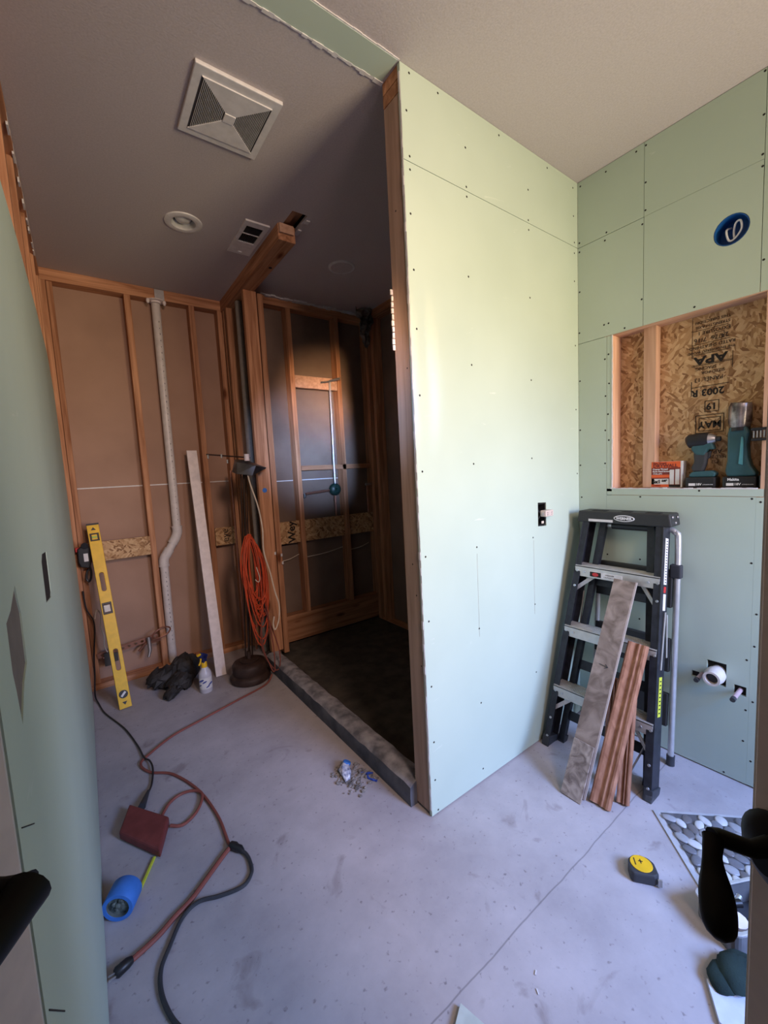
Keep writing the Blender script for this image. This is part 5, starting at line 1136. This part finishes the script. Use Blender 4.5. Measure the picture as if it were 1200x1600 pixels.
# ================================================================ near-right tool things
cb_ = thing('clear_bin', 'clear plastic bin with metallic rim holding dark tools, behind the door handle', 'bin', (1.385, 0.285, 0))
def rrect(cx, cy, hx, hy, a, r=0.02, n=4):
    out_ = []
    for sx_, sy_, t0 in ((1, 1, 0), (-1, 1, 90), (-1, -1, 180), (1, -1, 270)):
        for k in range(n + 1):
            t = math.radians(t0 + 90 * k / n); x, y = sx_ * (hx - r) + r * math.cos(t), sy_ * (hy - r) + r * math.sin(t)
            out_.append((cx + x * math.cos(a) - y * math.sin(a), cy + x * math.sin(a) + y * math.cos(a)))
    return out_
BA = math.radians(-28)
o = MB().plate(rrect(1.438, 0.292, 0.105, 0.062, BA), [rrect(1.438, 0.292, 0.100, 0.057, BA)], 0.070, TD((0, 0, 0.001))); o.build('bin_wall', plain('smoky_clear_plastic', (0.16, 0.16, 0.17), 0.15, 0, 0.6), cb_)
MB().prism(rrect(1.438, 0.292, 0.104, 0.061, BA), 0.003, TD((0, 0, 0.001))).build('bin_bottom', DGREY, cb_)
MB().plate(rrect(1.438, 0.292, 0.111, 0.068, BA), [rrect(1.438, 0.292, 0.100, 0.057, BA)], 0.008, TD((0, 0, 0.066))).build('rim', plain('bright_metal_rim', (0.75, 0.75, 0.78), 0.2, 0.6), cb_, bevel=0.002)
ca, sa = math.cos(BA), math.sin(BA)
def bl(x, y, z): return (1.408 + x * ca * .6 - y * sa * .6, 0.312 + x * sa * .6 + y * ca * .6, z)
for (nm_, p, q, r0, mt, lb_, ct_) in (('screwdriver', bl(-.10, .05, .055), bl(.06, .02, .06), .012, BLACK, 'black-handled tool lying on top inside the clear bin', 'tool'),
                                 ('putty_knife', bl(-.09, -.02, .05), bl(.08, .045, .062), .010, STEEL, 'steel-bladed tool lying crosswise in the clear bin', 'tool'),
                                 ('tape_spool', bl(-.03, -.04, .03), bl(-.03, -.04, .062), .030, PAINTW, 'pale round spool inside the clear bin', 'spool'),
                                 ('hex_key', bl(.00, -.055, .05), bl(.09, -.03, .05), .008, DGREY, 'dark slim tool at the back of the clear bin', 'tool')):
    o = MB().tube([p, V(p).lerp(V(q), .3), q], [r0, r0 * .8, r0 * .9], 12).build(nm_, mt, None, smooth=True); setp(o, lb_, ct_)

gb = MB()
GBC = V((1.262, 0.252, 0))
gb.sphere((1.262, 0.268, 0.026), 0.050, (1.15, .85, .62), 22); gb.sphere((1.228, 0.288, 0.018), 0.038, (1.2, .9, .5), 18); gb.sphere((1.295, 0.215, 0.03), 0.055, (1.1, .9, .65), 16)
for v in gb.bm.verts:
    p = v.co; k = 0.005 * math.sin(p.x * 95 + p.y * 60) * math.sin(p.z * 120 + p.y * 40); v.co += V((k, k, k)); v.co.z = max(v.co.z, 0.001)
o = gb.build('tool_pouch', noise_mat('dark_green_cloth', (0.007, 0.019, 0.018), (0.020, 0.042, 0.038), 12, rough=0.9, bump=0.3, bscale=300), None, smooth=True)
setp(o, 'slumped dark green cloth tool pouch in front of the clear bin', 'pouch')
# white sheet and pale corner
WS = plain('glossy_white_tile', (0.66, 0.70, 0.80), 0.25)
o = MB().prism([(1.196, 0.316), (1.117, 0.268), (1.10, 0.02), (1.28, 0.06), (1.252, 0.222)], 0.012, TD((0, 0, 0.001))).build('ceramic_tile', WS, None, bevel=0.001)
setp(o, 'cut white ceramic tile piece on the floor in front of the green pouch', 'tile')
o = MB().prism([(0.652, 0.678), (0.50, 0.60), (0.52, 0.36), (0.70, 0.38), (0.672, 0.60)], 0.014, Matrix.Rotation(0.0, 4, 'X') @ TD((0, 0, 0.001))).build('tile_offcut', plain('pale_green_tile', (0.52, 0.58, 0.54), 0.4), None, bevel=0.001)
setp(o, 'pale tile corner poking in at the bottom edge of the floor', 'tile')
for (x, y, a) in ((0.86, 0.60, 0.4), (0.83, 0.57, 1.0)):
    o = MB().beam((x, y, 0.002), (x + .012 * math.cos(a), y + .012 * math.sin(a), 0.002), (0, 0, 1), 0.002, 0.003).build('plaster_chip', GYP, None)
    setp(o, 'tiny white plaster chip on bare concrete near the bottom edge, ' + ('farther one' if a < .5 else 'nearer one'), 'chip', 'plaster chips near the bottom edge')
